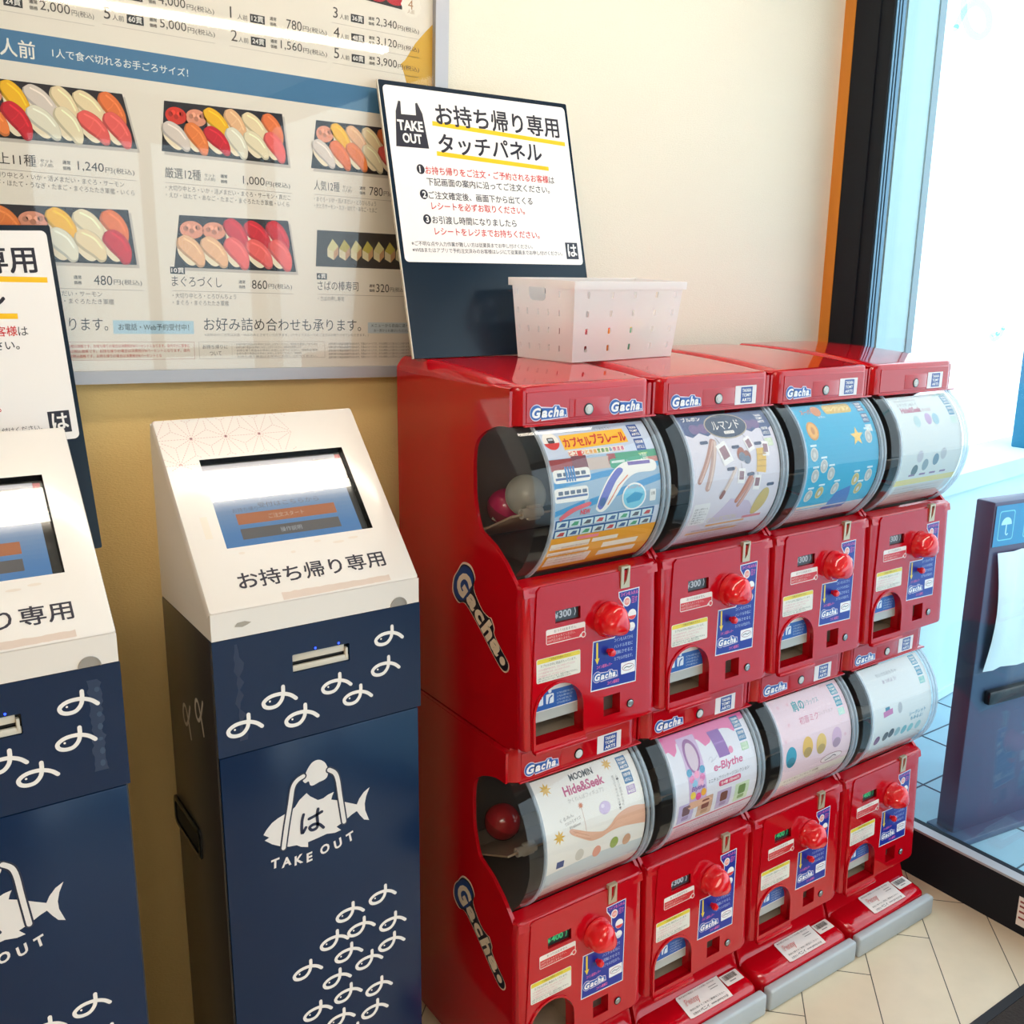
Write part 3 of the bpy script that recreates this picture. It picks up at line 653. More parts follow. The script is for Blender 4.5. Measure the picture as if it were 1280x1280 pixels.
# ================================================================== ORDER KIOSKS
KS = .955                                        # metres per design unit
FISH = spline([(.049, -.0035), (.0425, .0025), (.0350, .0065), (.0256, .0089), (.0133, .0085), (.0046, .0052), (0, 0), (.0028, -.0062), (.0110, -.0090), (.0205, -.0075), (.0275, .0000), (.0298, .0098), (.0300, .0193)], 5)
def fish(c, x, y, s=1.0, col=WHITE, L=1):
    P = [(x + a * s, y + b * s) for a, b in FISH]; h = len(P) * 5 // 8
    c.line(P[:h], .0058 * s, col, L); c.line(P[h - 1:], .0058 * s, col, L + .4)
    c.oval(x + .0095 * s, y + .0010 * s, .0016 * s, .0016 * s, col, L + .8, n=10)
def build_kiosk():
    root = empty('order_kiosk', (0, 0, 0), 'x', 'kiosk', 'take-out order kiosks')
    k = KS; W = .3495 * k; D = .248; Z0 = 1.49 + (.9715 - 1.49) * k
    FZ = lambda z: Z0 + (z - .9715) * k
    # cabinet
    place('cabinet', MB().box(0, W, .006, D, 0.0, Z0 - .001, .002).mesh('kiosk_cabinet', BROWNS), root, 'dark grey brown cabinet sides')
    seam = FZ(.7835)
    place('door', MB().box(.0015, W - .004, -.004, .0055, .012, seam - .0015, .0015).mesh('kiosk_door', NAVY), root, 'navy lower front door')
    mf = lambda x, z, d: (x, -.004 - d, z)
    slot = rrect(.1240 * k, .2208 * k, FZ(.8952), FZ(.9252), .002)
    up = rrect(.0005, W + .001, seam, Z0 - .001, .001)
    m = MB(); m.plate([(up, -.0095), (up, 0)], [slot], mf, .0095)
    pn = place('upper_panel', m.mesh('kiosk_upper', NAVY, 0), root, 'navy upper front panel')
    # receipt slot with rails and two blue lamps
    rs = place('receipt_slot', MB().box(.1240 * k, .2200 * k, -.002, .0035, FZ(.8957), FZ(.906), .0015).box(.1240 * k, .214 * k, .001, .005, FZ(.9115), FZ(.9245), .001)
               .box(.214 * k, .2185 * k, -.003, .005, FZ(.9), FZ(.918), .001).mesh('receipt_slot', mat('ivory_plastic', (214, 205, 190), 0.4)), root, 'ivory receipt printer slot')
    place('slot_gap', MB().box(.123 * k, .222 * k, .0051, .0057, FZ(.894), FZ(.926)).mesh('slot_gap', BLACK, 0), rs)
    LB = mat('blue_led', (30, 60, 255), 0.3, emit=6.0)
    for x in (.1625, .2021): place('indicator_light', MB().lathe([(0.0016, 0), (.0015, .0006), (0, .0012)], (x * k, -.004, FZ(.9290)), 'y', 10, -1).mesh('indicator', LB), rs, 'tiny blue lamp')
    # side grip recess and fish on the left side
    m = MB(); ms = lambda y, z, d: (-d, y, z)
    m.plate([(rrect(.112, .258, .585, .640, .012), -.004), (rrect(.112, .258, .585, .640, .012), .003), (rrect(.114, .256, .587, .638, .012), .004)], [rrect(.120, .250, .593, .632, .01)], ms, .006)
    gr = place('side_grip', m.mesh('side_grip', BLACK), root, 'black grip recess in the side')
    place('grip_shade_sheet', MB().box(-.0008, -.0002, .119, .251, .592, .633).mesh('grip_shade_sheet', mat('painted_grip_shade', (0.004, 0.004, 0.004), .6, srgb=False), 0), gr)  # flat near-black sheet paints the shade inside the grip
    c = Canvas()
    for y, z in ((.145, FZ(.790)), (.075, FZ(.826))):
        P = [(y + a * 1.15, z + b * 1.15) for a, b in spline([(-.016, .022), (-.006, .002), (.006, -.012), (.016, -.010), (.019, .002), (.014, .014), (.005, .014), (-.004, -.002), (-.012, -.026)], 5)]
        h = len(P) // 2; c.line(P[:h], .0060, (206, 196, 184), 1); c.line(P[h - 1:], .0060, (206, 196, 184), 1.4)
    place('side_fish_print', c.mesh('side_fish', lambda u, v, d: (-d - .0002, u, v), STICK), root, 'pale fish outlines on the side')
    # small fish print on the front
    c = Canvas(); cl = Canvas()
    for i, (x, z) in enumerate(((.2677, .9195), (.2604, .8675), (.1721, .8575), (.2085, .8290), (.0740, .8565), (.1091, .8175), (.0171, .8240))): fish(c, x * k, FZ(z), k * (1.0 if i < 4 else 1.08))
    for x, z in ((.2455, .4440), (.1832, .4340), (.2033, .3970), (.2642, .3830), (.2613, .3430), (.1525, .3915), (.1782, .3560), (.2166, .3250), (.1025, .3545), (.1550, .3145), (.2344, .2630), (.1749, .2760), (.1175, .2670), (.1599, .2315), (.2250, .2200), (.0950, .2200), (.1850, .1900), (.1300, .1750)): fish(cl, x * k, FZ(z), k)
    place('fish_print', c.mesh('fish_upper', lambda u, v, d: (u, -.0044 - d, v), STICK), pn, 'white fish outlines')
    # fish in a carrier bag, with the words below
    def LG(x, y): return ((1.85501e-4 * x - 5.915e-6 * y + .041061) * k, FZ(-6.1607e-5 * x - 1.91046e-4 * y + .804165))
    P = lambda pts, n=5: [LG(*p) for p in spline(pts, n)]
    lp = Canvas(); WH = (232, 226, 224)
    lp.poly([LG(*p) for p in [(145, 845), (170, 800), (220, 735), (275, 690), (340, 650), (400, 612), (430, 585), (470, 520), (535, 455), (570, 485), (640, 518), (690, 500), (735, 465), (790, 438), (775, 475), (765, 512), (830, 518), (895, 532), (960, 545), (1012, 555), (1035, 500), (1080, 435), (1138, 385), (1105, 470), (1090, 545), (1095, 610), (1135, 705), (1085, 700), (1045, 660), (1012, 618), (960, 655), (920, 690), (865, 735), (815, 770), (858, 802), (800, 828), (720, 838), (640, 875), (545, 915), (545, 962), (480, 958), (440, 942), (370, 955), (300, 952), (220, 930), (155, 895), (195, 868)]], WH, 1)
    lp.poly(P([(502, 345), (540, 245), (590, 170), (650, 143), (705, 165), (735, 225), (730, 290), (700, 325), (650, 350), (600, 380), (570, 380), (555, 345), (525, 362), (502, 345)], 4)[:-1], WH, 2)
    for a in ([(505, 300), (450, 340), (410, 410), (385, 560), (350, 760), (320, 965)], [(745, 232), (800, 260), (828, 330), (850, 480), (888, 720)]):
        lp.line(P(a), .0125 * k, (16, 32, 62), 3).line(P(a), .0073 * k, WH, 4)
    for a in ([(505, 655), (490, 720), (490, 830), (525, 775)], [(555, 695), (610, 665), (675, 625)], [(640, 600), (630, 660), (635, 730), (625, 780), (580, 800), (560, 775), (600, 745), (650, 745), (690, 775)]):
        lp.line(P(a), .0052 * k, (20, 34, 66), 4)
    for ch, x, y, r in (('T', 215, 1165, .22), ('A', 300, 1158, .22), ('K', 418, 1138, .24), ('E', 530, 1112, .26), ('O', 672, 1045, .42), ('U', 805, 992, .44), ('T', 930, 925, .46)):
        q = LG(x, y); lp.text(ch, q[0], q[1], h=.0165 * k, col=WH, L=2, off=.035, shear=.15, rot=r - .30 + .16)
    place('takeout_print', lp.mesh('takeout_logo', lambda u, v, d: (u, -.0042 - d, v), STICK), root, 'white fish in a carrier bag and the words TAKE OUT')
    place('fish_print', cl.mesh('fish_lower', lambda u, v, d: (u, -.0042 - d, v), STICK), root, 'white fish outlines')
    # sloped white head
    zt = 1.49 + (1.2705 - 1.49) * k; zl = 1.49 + (1.0147 - 1.49) * k; yt = .2345
    S = Vector((0, yt, zt - zl)); SL = S.length; S.normalize(); N = Vector((0, -S.z, S.y)); o = Vector((0, 0, zl))
    def MP(u, v, d): p = o + S * v + N * d; return (u, p.y - .004, p.z)
    t = .012
    a = Vector((0, 0, zl)) - N * t
    m = MB(); m.prism([(-.004, Z0), (-.004, zl - .0165), (-.0045 + .0001, zl - .001), (MP(0, .004, -t)[1], MP(0, .004, -t)[2]), (MP(0, SL - .01, -t)[1], MP(0, SL - .01, -t)[2]), (D - .006, zt - .006), (D - .001, zt - .03), (D, Z0)], 0.0006, W - .0006)
    scr = [(.0549 * k, .1045 * k), (.3030 * k, .1045 * k), (.3030 * k, .2715 * k), (.0549 * k, .2715 * k)]
    m.hole_mi = 1
    ro = lambda i: rrect(i, W - i, i * .6, SL - i * .6, .004)
    m.plate([(ro(0), -t - .004), (ro(0), -.003), (ro(.0012), -.0006), (ro(.003), 0)], [scr], MP, t)
    hd = place('head_cover', m.mesh('kiosk_head', [WHITEP, BLACK], 40), root, 'white sloped metal head')
    # finger notch at the lower right of the lip
    place('finger_notch', MB().lathe([(0, 0), (.0145, 0), (.0145, .0012), (.013, .0014)], (.3110 * k, -.0045, Z0), 'y', 20, -1, 0, pi).mesh('finger_notch', mat('grey_notch_plastic', (158, 150, 142), .5), 60), hd, 'grey half round finger notch')
    # screen
    m = MB(); m.plate([(scr, -t - .002), (scr, -t + .0015)], [], MP, 0)
    sc = place('screen', m.mesh('kiosk_screen', mat('black_glass', (0.004, 0.004, 0.005), 0.06, srgb=False), 0), root, 'black screen bezel')
    c = Canvas(); u0, u1, v0, v1 = .0549 * k, .2890 * k, .1055 * k, .2655 * k
    top, bot = (196, 198, 210), (84, 146, 208)
    for i in range(20):
        f = (i + .5) / 20; g = min(1, max(0, (f - .15) / .65))
        c.rect(u0, v0 + (v1 - v0) * i / 20, u1, v0 + (v1 - v0) * (i + 1) / 20, tuple(int(b + (a - b) * g) for a, b in zip(top, bot)), 1)
    c.rect(u1, .2250 * k, .2990 * k, .2640 * k, (196, 24, 66), 1)
    c.rect(.245 * k, .235 * k, .272 * k, .258 * k, (170, 168, 168), 2).text('は', .252 * k, .240 * k, .014, .013, (196, 198, 206), 3)
    c.text('受付はこちらから', .128 * k, .176 * k, .0095, .105 * k, (120, 126, 136), 2).text('お持ち帰り', .085 * k, .172 * k, .008, .04, (120, 132, 150), 2)
    c.rect(.0880 * k, .1490 * k, .2565 * k, .1690 * k, (206, 122, 74), 2).text('ご注文スタート', .140 * k, .1545 * k, .0085, .060 * k, (236, 200, 170), 3)
    c.rect(.0880 * k, .1215 * k, .2555 * k, .1410 * k, (110, 106, 104), 2).text('操作説明', .152 * k, .1265 * k, .0085, .036 * k, (190, 196, 200), 3)
    place('display', c.mesh('kiosk_display', lambda u, v, d: MP(u, v, -t + .0018 + d), LCD), sc, 'lit blue start screen with orange and grey buttons')
    place('touch_glass', (lambda q: q.plate([(scr, -t + .0030), (scr, -t + .0042)], [], MP, 0).mesh('touch_glass', clear_mat('screen_glass', (1, 1, 1), 1.6, refl=1.0), 0))(MB()), sc)
    # lettering, worn tape marks and the dashed star pattern
    c = Canvas()
    c.text('お持ち帰り専用', .0555 * k, .0310 * k, .0285 * k, .2455 * k, (34, 30, 50), 2, off=.022)
    place('lettering', c.mesh('kiosk_lettering', lambda u, v, d: MP(u, v, d + .0001), STICK), hd, 'black lettering'); c = Canvas()
    tp = random.Random(7); n = 26; xs = [.1150 + (.2990 - .1150) * i / n for i in range(n + 1)]
    c.poly([(x * k, (.0020 + .0008 * tp.random() + .0015 * (x - .115) / .18) * k) for x in xs] + [(x * k, (.0142 + .002 * tp.random() - .0012 * (x - .115) / .18) * k) for x in xs[::-1]], (216, 196, 184), 1)
    for x, v, r in ((.20, .095, .006), (.235, .088, .010), (.262, .092, .009), (.155, .082, .004), (.075, .093, .005)): c.oval(x * k, v * k, r, .0022, (226, 212, 200), 1, n=9)
    c.rect(.028 * k, .125 * k, .039 * k, .165 * k, (230, 218, 204), 1)
    place('tape_marks', c.mesh('kiosk_tape_marks', lambda u, v, d: MP(u, v, d + .0001), STICK), hd, 'worn tape marks'); c = Canvas()
    PK = (196, 140, 140)
    def dash(a, b):
        l = sqrt((b[0] - a[0]) ** 2 + (b[1] - a[1]) ** 2); q = max(2, int(l / .0042))
        for i in range(q):
            p0, p1 = (i + .15) / q, (i + .75) / q
            A_, B_ = (a[0] + (b[0] - a[0]) * p0, a[1] + (b[1] - a[1]) * p0), (a[0] + (b[0] - a[0]) * p1, a[1] + (b[1] - a[1]) * p1)
            if 0.001 < A_[0] < .222 * k and .255 * k < A_[1] < .352 * k and not (A_[0] > scr[0][0] - .004 and A_[1] < scr[2][1] + .003): c.line([A_, B_], .0007, PK, 1, caps=False)
    Pp = .0569 * k; hh = Pp * .866
    for r in range(-1, 3):
        for q in range(-1, 6):
            x = .0529 * k + Pp * (q - 1) + (Pp / 2 if r % 2 else 0); y = .3135 * k + (r - 1) * hh + 0 * hh
            y = .3135 * k + (r - 0) * hh; T = [((x, y), (x + Pp, y), (x + Pp / 2, y + hh)), ((x, y), (x + Pp, y), (x + Pp / 2, y - hh))]
            for tri in T:
                g = (sum(p[0] for p in tri) / 3, sum(p[1] for p in tri) / 3)
                for p in tri: dash(p, g)
            dash((x, y), (x + Pp, y)); dash((x, y), (x + Pp / 2, y + hh)); dash((x, y), (x - Pp / 2, y + hh))
            if r == 0 and 0 < x < .2 * k: c.oval(x, y, .0016, .0016, (120, 84, 88), 2, n=10)
    c.line([(.002, SL - .006), (.222 * k, SL - .006)], .0001, WHITE, 1, caps=False)
    place('star_pattern', c.mesh('kiosk_star_pattern', lambda u, v, d: MP(u, v, d + .0001), STICK), hd, 'faint dashed star pattern')
    c = Canvas(); c.poly([(.036 * k, FZ(.989)), (.040 * k, FZ(.9945)), (.052 * k, FZ(.9955)), (.062 * k, FZ(.9925)), (.056 * k, FZ(.9895)), (.048 * k, FZ(.987))], (170, 160, 148), 1)
    place('scuff_mark', c.mesh('scuff', lambda u, v, d: (u, -.0046 - d, v), STICK), hd, 'grey scuff on the white lip')
    # clear tape on the navy front
    return root
kiosk = build_kiosk()
kiosk['label'] = 'navy and white order kiosk, whole in view, beside the red capsule machines'
kiosk.location = (.398 * KS, 1.354 * KS, 0)
kiosk2 = copy_tree(kiosk); kiosk2.location = ((.398 - .4786) * KS, 1.354 * KS, 0)
kiosk2['label'] = 'navy and white order kiosk cut off by the left edge of the photo'
c = Canvas(); tp = random.Random(3)
ys = [.70 + .0105 * j for j in range(25)]
c.poly([(.290 + .004 * tp.random(), y) for y in ys] + [(.304 + .006 * tp.random(), y) for y in ys[::-1]], (28, 50, 82), 1)
for j in range(7): c.oval(.298 + .006 * tp.random(), .72 + .034 * j, .0035, .004 + .006 * tp.random(), (58, 80, 108), 2, n=7)
tpm = c.mesh('tape_residue', lambda u, v, d: (u, -.00405 - d * .5, v * .52 + .481), STICK)
place('tape_residue', tpm, kiosk2, 'torn clear tape residue')
c = Canvas(); tp = random.Random(5)
ys = [.835 + .010 * j for j in range(16)]
c.poly([(.029 + .006 * tp.random(), y) for y in ys] + [(.036 + .010 * tp.random(), y) for y in ys[::-1]], (24, 42, 74), .5)
place('tape_residue', c.mesh('tape_residue_small', lambda u, v, d: (u, -.00405 - d * .7, v), STICK), kiosk, 'faint tape residue')

# ================================================================== CAPSULE MACHINES
PY = lambda z: -.0321 + .0444 * (z - .3775)         # front plane of the control panel
def PP(x, z, d): return (x, PY(z) - d, z)
CYC, CZC, CR = .0949, .5375, .152                    # clear drum axis and radius
def arc(r, a0, a1, n=30): return [(CYC - r * cos(radians(a0 + (a1 - a0) * i / n)), CZC + r * sin(radians(a0 + (a1 - a0) * i / n))) for i in range(n + 1)]
BACKC = spline([(.012, .6605), (.040, .6590), (.0645, .652), (.0900, .640), (.108, .6235), (.1150, .600), (.1155, .560), (.1125, .525), (.0971, .482), (.080, .4715), (.0514, .4600)], 4)
MW = .295
def side_profile(bot):
    return [(.3814, bot), (.3814, .722), (.30, .720), (.012, .7165), (.012, .6605)] + BACKC[1:] + [(.022, .4400), (-.0105, .4100), (-.0165, .400), (PY(.38) + .020, .38), (PY(.127) + .020, .127), (0.0, .120), (0.0, bot)]
def gacha(c, x, y, w, h, L=2, rot=0.0, up=1):
    """Blue outlined white lettering."""
    B_, W_ = (32, 88, 170), (246, 240, 240)
    cs, sn = cos(rot), sin(rot); T = lambda a, b: (x + a * cs - b * sn, y + a * sn + b * cs)
    q = T(w * .155, h * .50); PL = (228, 206, 222)
    c.oval(q[0], q[1], w * .185, h * .70, PL, L, a=rot)
    c.poly([T(w * .25, h * 1.00), T(w * .60, h * .88), T(w * .66, h * 1.08), T(w * .80, h * 1.05), T(w * .84, h * .84), T(w * 1.02, h * .72), T(w * 1.05, h * -.06), T(w * .3, h * -.20)], PL, L)
    c.oval(q[0], q[1], w * .170, h * .62, B_, L + 1, a=rot)
    c.poly([T(w * .25, h * .88), T(w * .61, h * .80), T(w * .67, h * 1.00), T(w * .79, h * .97), T(w * .82, h * .76), T(w * 1.00, h * .65), T(w * 1.025, h * .02), T(w * .3, h * -.10)], B_, L + 1)
    for i, (ch, a, hh, ww) in enumerate((('G', .035, .86, .25), ('a', .30, .60, .165), ('c', .485, .58, .13), ('h', .63, .86, .155), ('a', .80, .58, .14), ('.', .955, .15, .045))):
        p = T(w * a, h * .05)
        c.text(ch, p[0], p[1], h=h * hh, w=w * ww, col=W_, L=L + 3, off=.045, shear=.2, rot=rot)
def maker(c, x, y, w, h, L=1, white=True):
    """White label with a blue square and three lines of lettering."""
    if white: c.rr(x, y, x + w, y + h, .001, (236, 226, 226), L); bx = x + w * .27; bw = w * .54; by = y + h * .08; bh = h * .84
    else: bx, by, bw, bh = x, y, w, h
    c.rect(bx, by, bx + bw, by + bh, (28, 70, 150), L + 1)
    for i, t in enumerate(('TAKARA', 'TOMY', 'ARTS')): c.text(t, bx + bw * .1, by + bh * (.68 - .30 * i), h=bh * .22, w=bw * .8, col=WHITE, L=L + 2, off=.03)

def make_housing(lower):
    bot = .0 if lower else .1165
    m = MB(); sp = side_profile(bot if not lower else .02)
    m.prism(sp, 0, .007).prism(sp, MW - .007, MW)
    m.box(.007, MW - .007, .372, .3814, bot if not lower else .02, .722)
    m.box(.007, MW - .007, .02, .372, .7105, .7135)
    led = [(PY(.39) + .002, .39), (-.0265, .404), (-.018, .4095), (.0010, .4105)] + arc(.1555, -54, -105, 14)
    m.strip(led, .004, MW - .004)
    m.box(.007, MW - .007, .0, .37, .118, .124)
    return m.mesh('machine_housing', RED, 35)
def make_header(crown):
    m = MB(); n = 6; r = .026
    def outline(ins, z):
        p = []
        for i in range(n + 1):
            t = radians(180 + 90 * i / n); p.append((r + (r - ins) * cos(t), r + (r - ins) * sin(t), z))
        for i in range(n + 1):
            t = radians(270 + 90 * i / n); p.append((MW - .004 - r + (r - ins) * cos(t), r + (r - ins) * sin(t), z))
        p += [(MW - .004 - ins, .06, z), (ins, .06, z)]
        return p
    # front block
    m.loft([outline(.004, .6605), outline(0, .6630), outline(.0005, .700), outline(.0010, .7180), outline(.0030, .7235), outline(.0075, .7255)], True, True)
    # flared lower edge
    m.box(.02, MW + .0005, -.003, .03, .6600, .6635, .0012)
    if crown:
        nx, ny = 18, 16; xs = [0.0003, .003, .008, .014, .020] + [.020 + (MW - .044) * i / nx for i in range(1, nx)] + [MW - .024, MW - .018, MW - .012, MW - .007, MW - .0043]
        def prof(x):
            e = min(x, MW - .004 - x); f = max(0, 1 - e / .022)
            return -.020 * f ** 2.0
        def zz(x, y):
            t = max(0, (y - .012) / .3694); cr = .0225 * (1 - (1 - t) ** 2)
            return .7252 + cr + prof(x) * min(1, .25 + t * 2.2) + .0008 * sin(pi * x / MW)
        g = []
        for j in range(ny + 1):
            y = .012 + .3694 * j / ny; g.append([m.v((x, y, zz(x, y))) for x in xs])
        for j in range(ny):
            for i in range(len(xs) - 1): m.f([g[j][i], g[j][i + 1], g[j + 1][i + 1], g[j + 1][i]])
        # skirts
        for col in (0, -1):
            b = [m.v((g[j][col].co.x, g[j][col].co.y, .712)) for j in range(ny + 1)]
            for j in range(ny): m.f([g[j][col], g[j + 1][col], b[j + 1], b[j]])
        b = [m.v((v.co.x, v.co.y, .712)) for v in g[-1]]
        for i in range(len(xs) - 1): m.f([g[-1][i], g[-1][i + 1], b[i + 1], b[i]])
    else:
        m.box(.001, MW - .005, .05, .3814, .7105, .7250)
    return m.mesh('machine_header', RED, 40)
def make_panel():
    m = MB()
    arch = [(.0204, .1388), (.1207, .1388), (.1207, .186)] + [(.07055 + .05015 * cos(radians(180 * i / 14)), .186 + .0492 * sin(radians(180 * i / 14))) for i in range(1, 14)] + [(.0204, .186)]
    ret = [(.1672, .1505), (.2045, .1505), (.2045, .1870), (.1672, .1870)]
    lev = [(.1640, .2465), (.1868, .2465), (.1868, .2825), (.1640, .2825)]
    prc = [(.0640, .3385), (.1165, .3385), (.1165, .3600), (.0640, .3600)]
    L0 = rrect(0.0005, MW - .0035, .125, .4085, .006)
    m.plate([(L0, -.024), (L0, -.013), (rrect(.004, MW - .007, .1255, .4080, .008), -.0065), (rrect(.012, MW - .015, .127, .4065, .010), -.0035), (rrect(.018, MW - .021, .1285, .4050, .010), -.003)], [arch, ret, lev, prc], PP, .02)
    d = rrect(.028, MW - .030, .1455, .4040, .007)
    # the arch breaks the door's lower edge: raise the door above it with the arch as a notch
    d2 = [(.1245, .1455), (MW - .030, .1455)] + [(MW - .030, .400), (MW - .036, .4060), (.034, .4060), (.028, .400), (.028, .2300)]
    door = [(.1245, .1455)] + [(MW - .036, .1455), (MW - .030, .1515), (MW - .030, .398), (MW - .037, .4050), (.035, .4050), (.028, .398), (.0145, .2000), (.0145, .1300), (.0180, .1215), (.1200, .1215), (.1245, .1270)]
    m.plate([(door, -.003), (door, .0), (door, .0002)], [arch, ret, lev, prc], PP, .005)
    # lip round the outlet
    for i, (lo, hi) in enumerate(((.0, .0042),)):
        o = [(.0162, .1255), (.1249, .1255), (.1249, .186)] + [(.07055 + .0543 * cos(radians(180 * k / 14)), .186 + .0533 * sin(radians(180 * k / 14))) for k in range(1, 14)] + [(.0162, .186)]
        m.plate([(o, .0), (o, .0030), (o, .0031)], [arch], PP, .004)
    m.box(.0165, .1246, PY(.13) - .0085, PY(.13), .1215, .1285, .002)
    return m.mesh('control_panel', RED, 32)
def make_chute():
    m = MB(); y1 = .055
    m.strip([(PY(.139) + .018, .1375), (y1, .150), (y1, .25), (PY(.24) + .022, .2480)], .012, .130)
    for x in (.012, .130): m.f([m.v(p) for p in ((x, PY(.13) + .02, .134), (x, y1, .134), (x, y1, .25), (x, PY(.24) + .02, .25))])
    return m.mesh('outlet_chute', TAN, 0)
def make_flap():
    m = MB(); mp = lambda x, z, d: (x, PY(z) + .014 - d, z)
    o = [(.0175, .1680), (.1235, .1680), (.1235, .186)] + [(.07055 + .0530 * cos(radians(180 * k / 14)), .186 + .0520 * sin(radians(180 * k / 14))) for k in range(1, 14)] + [(.0175, .186)]
    m.plate([(o, -.0015), (o, 0)], [], mp, 0)
    return m.mesh('outlet_flap', mat('grey_flap_plastic', (176, 176, 172), .25), 0)
def make_flap_print(pink):
    c = Canvas(); B_ = (30, 84, 164); f = lambda x, z, d: (x, PY(z) + .0139 - d, z)
    a = [(.07055 + .0500 * cos(radians(t)), .186 + .0490 * sin(radians(t))) for t in range(0, 181, 10)]
    c.poly(a, (236, 150, 140) if pink else (226, 222, 220), 1)
    c.poly([(.07055 + .0500 * cos(radians(t)), .186 + .0490 * sin(radians(t))) for t in (2, 12, 22, 32, 42)] + [(.030, .219), (.0225, .202), (.0205, .187)], B_, 2)
    for i, x in enumerate((.040, .062)):
        c.rr(x - .008, .196, x + .008, .213, .002, (220, 226, 236), 3).oval(x, .2175, .0035, .0035, (220, 226, 236), 3, n=10)
        c.line([(x - .003, .197), (x - .001, .206), (x + .004, .209)], .003, B_, 4)
    for i in range(4): c.text('カプセルの取り出し口に', .0765, .2085 - .0058 * i, h=.0038, w=.036 - .002 * i, col=(200, 214, 236), L=3)
    return c.mesh('flap_print', f, STICK)
def make_price(val, green):
    c = Canvas(); c.rect(.0640, .3385, .1165, .3600, (62, 66, 72) if not green else (20, 36, 32), 0)
    return c.mesh('price_window', lambda x, z, d: (x, PY(z) + .006 - d, z), STICK)
def make_digits(val, green):
    c = Canvas(); k = (64, 190, 120) if green else (186, 192, 198)
    c.text('¥', .0665, .3440, h=.0105, w=.0080, col=k, L=1, off=.02).text(val, .0760, .3440, h=.0125, w=.0255, col=k, L=1, off=.025)
    c.line([(.1080, .3440), (.1105, .3500), (.1085, .3565)], .0015, k, 1)
    return c.mesh('price_digits', lambda x, z, d: (x, PY(z) + .0057 - d, z), LED)
def make_stickers():
    R_, W_ = (206, 30, 38), (240, 226, 218); f = lambda x, z, d: (x, PY(z) - .0003 - d, z)
    a = Canvas()                                                   # red and white notice below the price
    a.rr(.0447, .3055, .1262, .3310, .003, W_, 1).poly([(.0460, .3070), (.1130, .3070), (.1160, .3110), (.1245, .3120), (.1245, .3215), (.0460, .3215)], R_, 2)
    a.text('おつりは出ません', .0610, .3238, h=.0052, w=.046, col=(120, 90, 84), L=2).lines(['100円玉を入れてください。', '500円玉は使えません。'], .0475, .3150, .0042, .0058, (240, 200, 190), 3)
    a.oval(.1222, .3090, .0052, .0055, W_, 3).oval(.1222, .3090, .0034, .0037, R_, 4)
    b = Canvas()                                                   # caution sticker with a yellow top
    b.rr(.0248, .2430, .1158, .2845, .003, (234, 228, 216), 1).poly([(.0260, .2760), (.1150, .2760), (.1150, .2815), (.1125, .2835), (.0285, .2835), (.0260, .2815)], (232, 206, 58), 2)
    b.text('ご注意(必ずお読みください)', .050, .2772, h=.0052, w=.045, col=(70, 60, 40), L=3).text('カプセルの中に商品が入っています。', .033, .2690, h=.0048, w=.074, col=(90, 84, 80), L=2)
    for i in range(3): b.text('小さな部品があります。口に入れないでください', .0285, .2632 - .0054 * i, h=.0038, w=.076 - .01 * i, col=(214, 130, 150), L=2)
    for i in range(2): b.text('お問い合わせはスタッフまで。商品の交換はできません', .0275, .2478 - .0040 * i + .001, h=.0034, w=.082 - .014 * i, col=(84, 80, 78), L=2)
    d = Canvas(); BL = (22, 44, 146)                               # blue how-to-use sticker beside the knob
    out = [(.1380, .2025), (.2400, .1995), (.2465, .3705), (.1990, .3690), (.1995, .3590), (.2100, .3440), (.2110, .3240), (.2000, .3000), (.1890, .2905), (.1430, .2915)]
    cx = sum(p[0] for p in out) / len(out); cz = .285
    d.poly(out, (232, 232, 240), 1)
    d.poly([(.1398, .2045), (.2384, .2014), (.2447, .3688), (.2008, .3673), (.2012, .3598), (.2118, .3448), (.2128, .3232), (.2012, .2985), (.1898, .2886), (.1446, .2896)], BL, 2)
    d.text('コインを入れる', .2035, .3595, h=.0065, w=.039, col=(238, 110, 170), L=3, off=.03)
    d.oval(.2180, .3490, .0082, .0088, WHITE, 3).oval(.2180, .3490, .006, .0066, (238, 150, 140), 4).text('100', .2140, .3465, h=.005, w=.0082, col=WHITE, L=5)
    d.text('回す', .2290, .3440, h=.012, w=.0125, col=(238, 110, 170), L=3)
    for x, z, r in ((.2300, .3240, .0095), (.2290, .3020, .0080), (.2170, .3050, .0060)):
        d.oval(x, z, r, r, WHITE, 3).poly([(x + r * .95 * cos(radians(t)), z + r * .95 * sin(radians(t))) for t in range(195, 346, 15)], (226, 60, 60) if r > .009 else (220, 214, 224), 4)
    d.lines(['コインを入れてから', 'ハンドルを右に', '1回転させると', 'カプセルが出ます。'], .1900, .2810, .0062, .0112, (196, 206, 240), 3, w=.042)
    d.poly([(.1500, .2880), (.1540, .2880), (.1540, .2590), (.1575, .2600), (.1522, .2490), (.1470, .2600), (.1500, .2590)], (238, 206, 60), 3)
    d.text('コイン返却レバー', .1510, .2405, h=.0062, w=.034, col=(238, 110, 170), L=3, off=.02)
    gacha(d, .1440, .2190, .052, .0145, 3)
    d.rr(.2055, .2190, .2380, .2400, .002, (238, 234, 236), 3).oval(.2215, .2300, .0135, .0062, (160, 60, 80), 4).oval(.2215, .2300, .0125, .0053, (238, 234, 236), 5).line([(.2125, .2292), (.2180, .2312), (.2240, .2292), (.2305, .2310)], .0014, (60, 60, 80), 6)
    d.text('コイン返却口', .1750, .2072, h=.0062, w=.026, col=(238, 110, 170), L=3, off=.03)
    return a.mesh('price_notice', f, STICK), b.mesh('caution_sticker', f, STICK), d.mesh('howto_sticker', f, STICK)
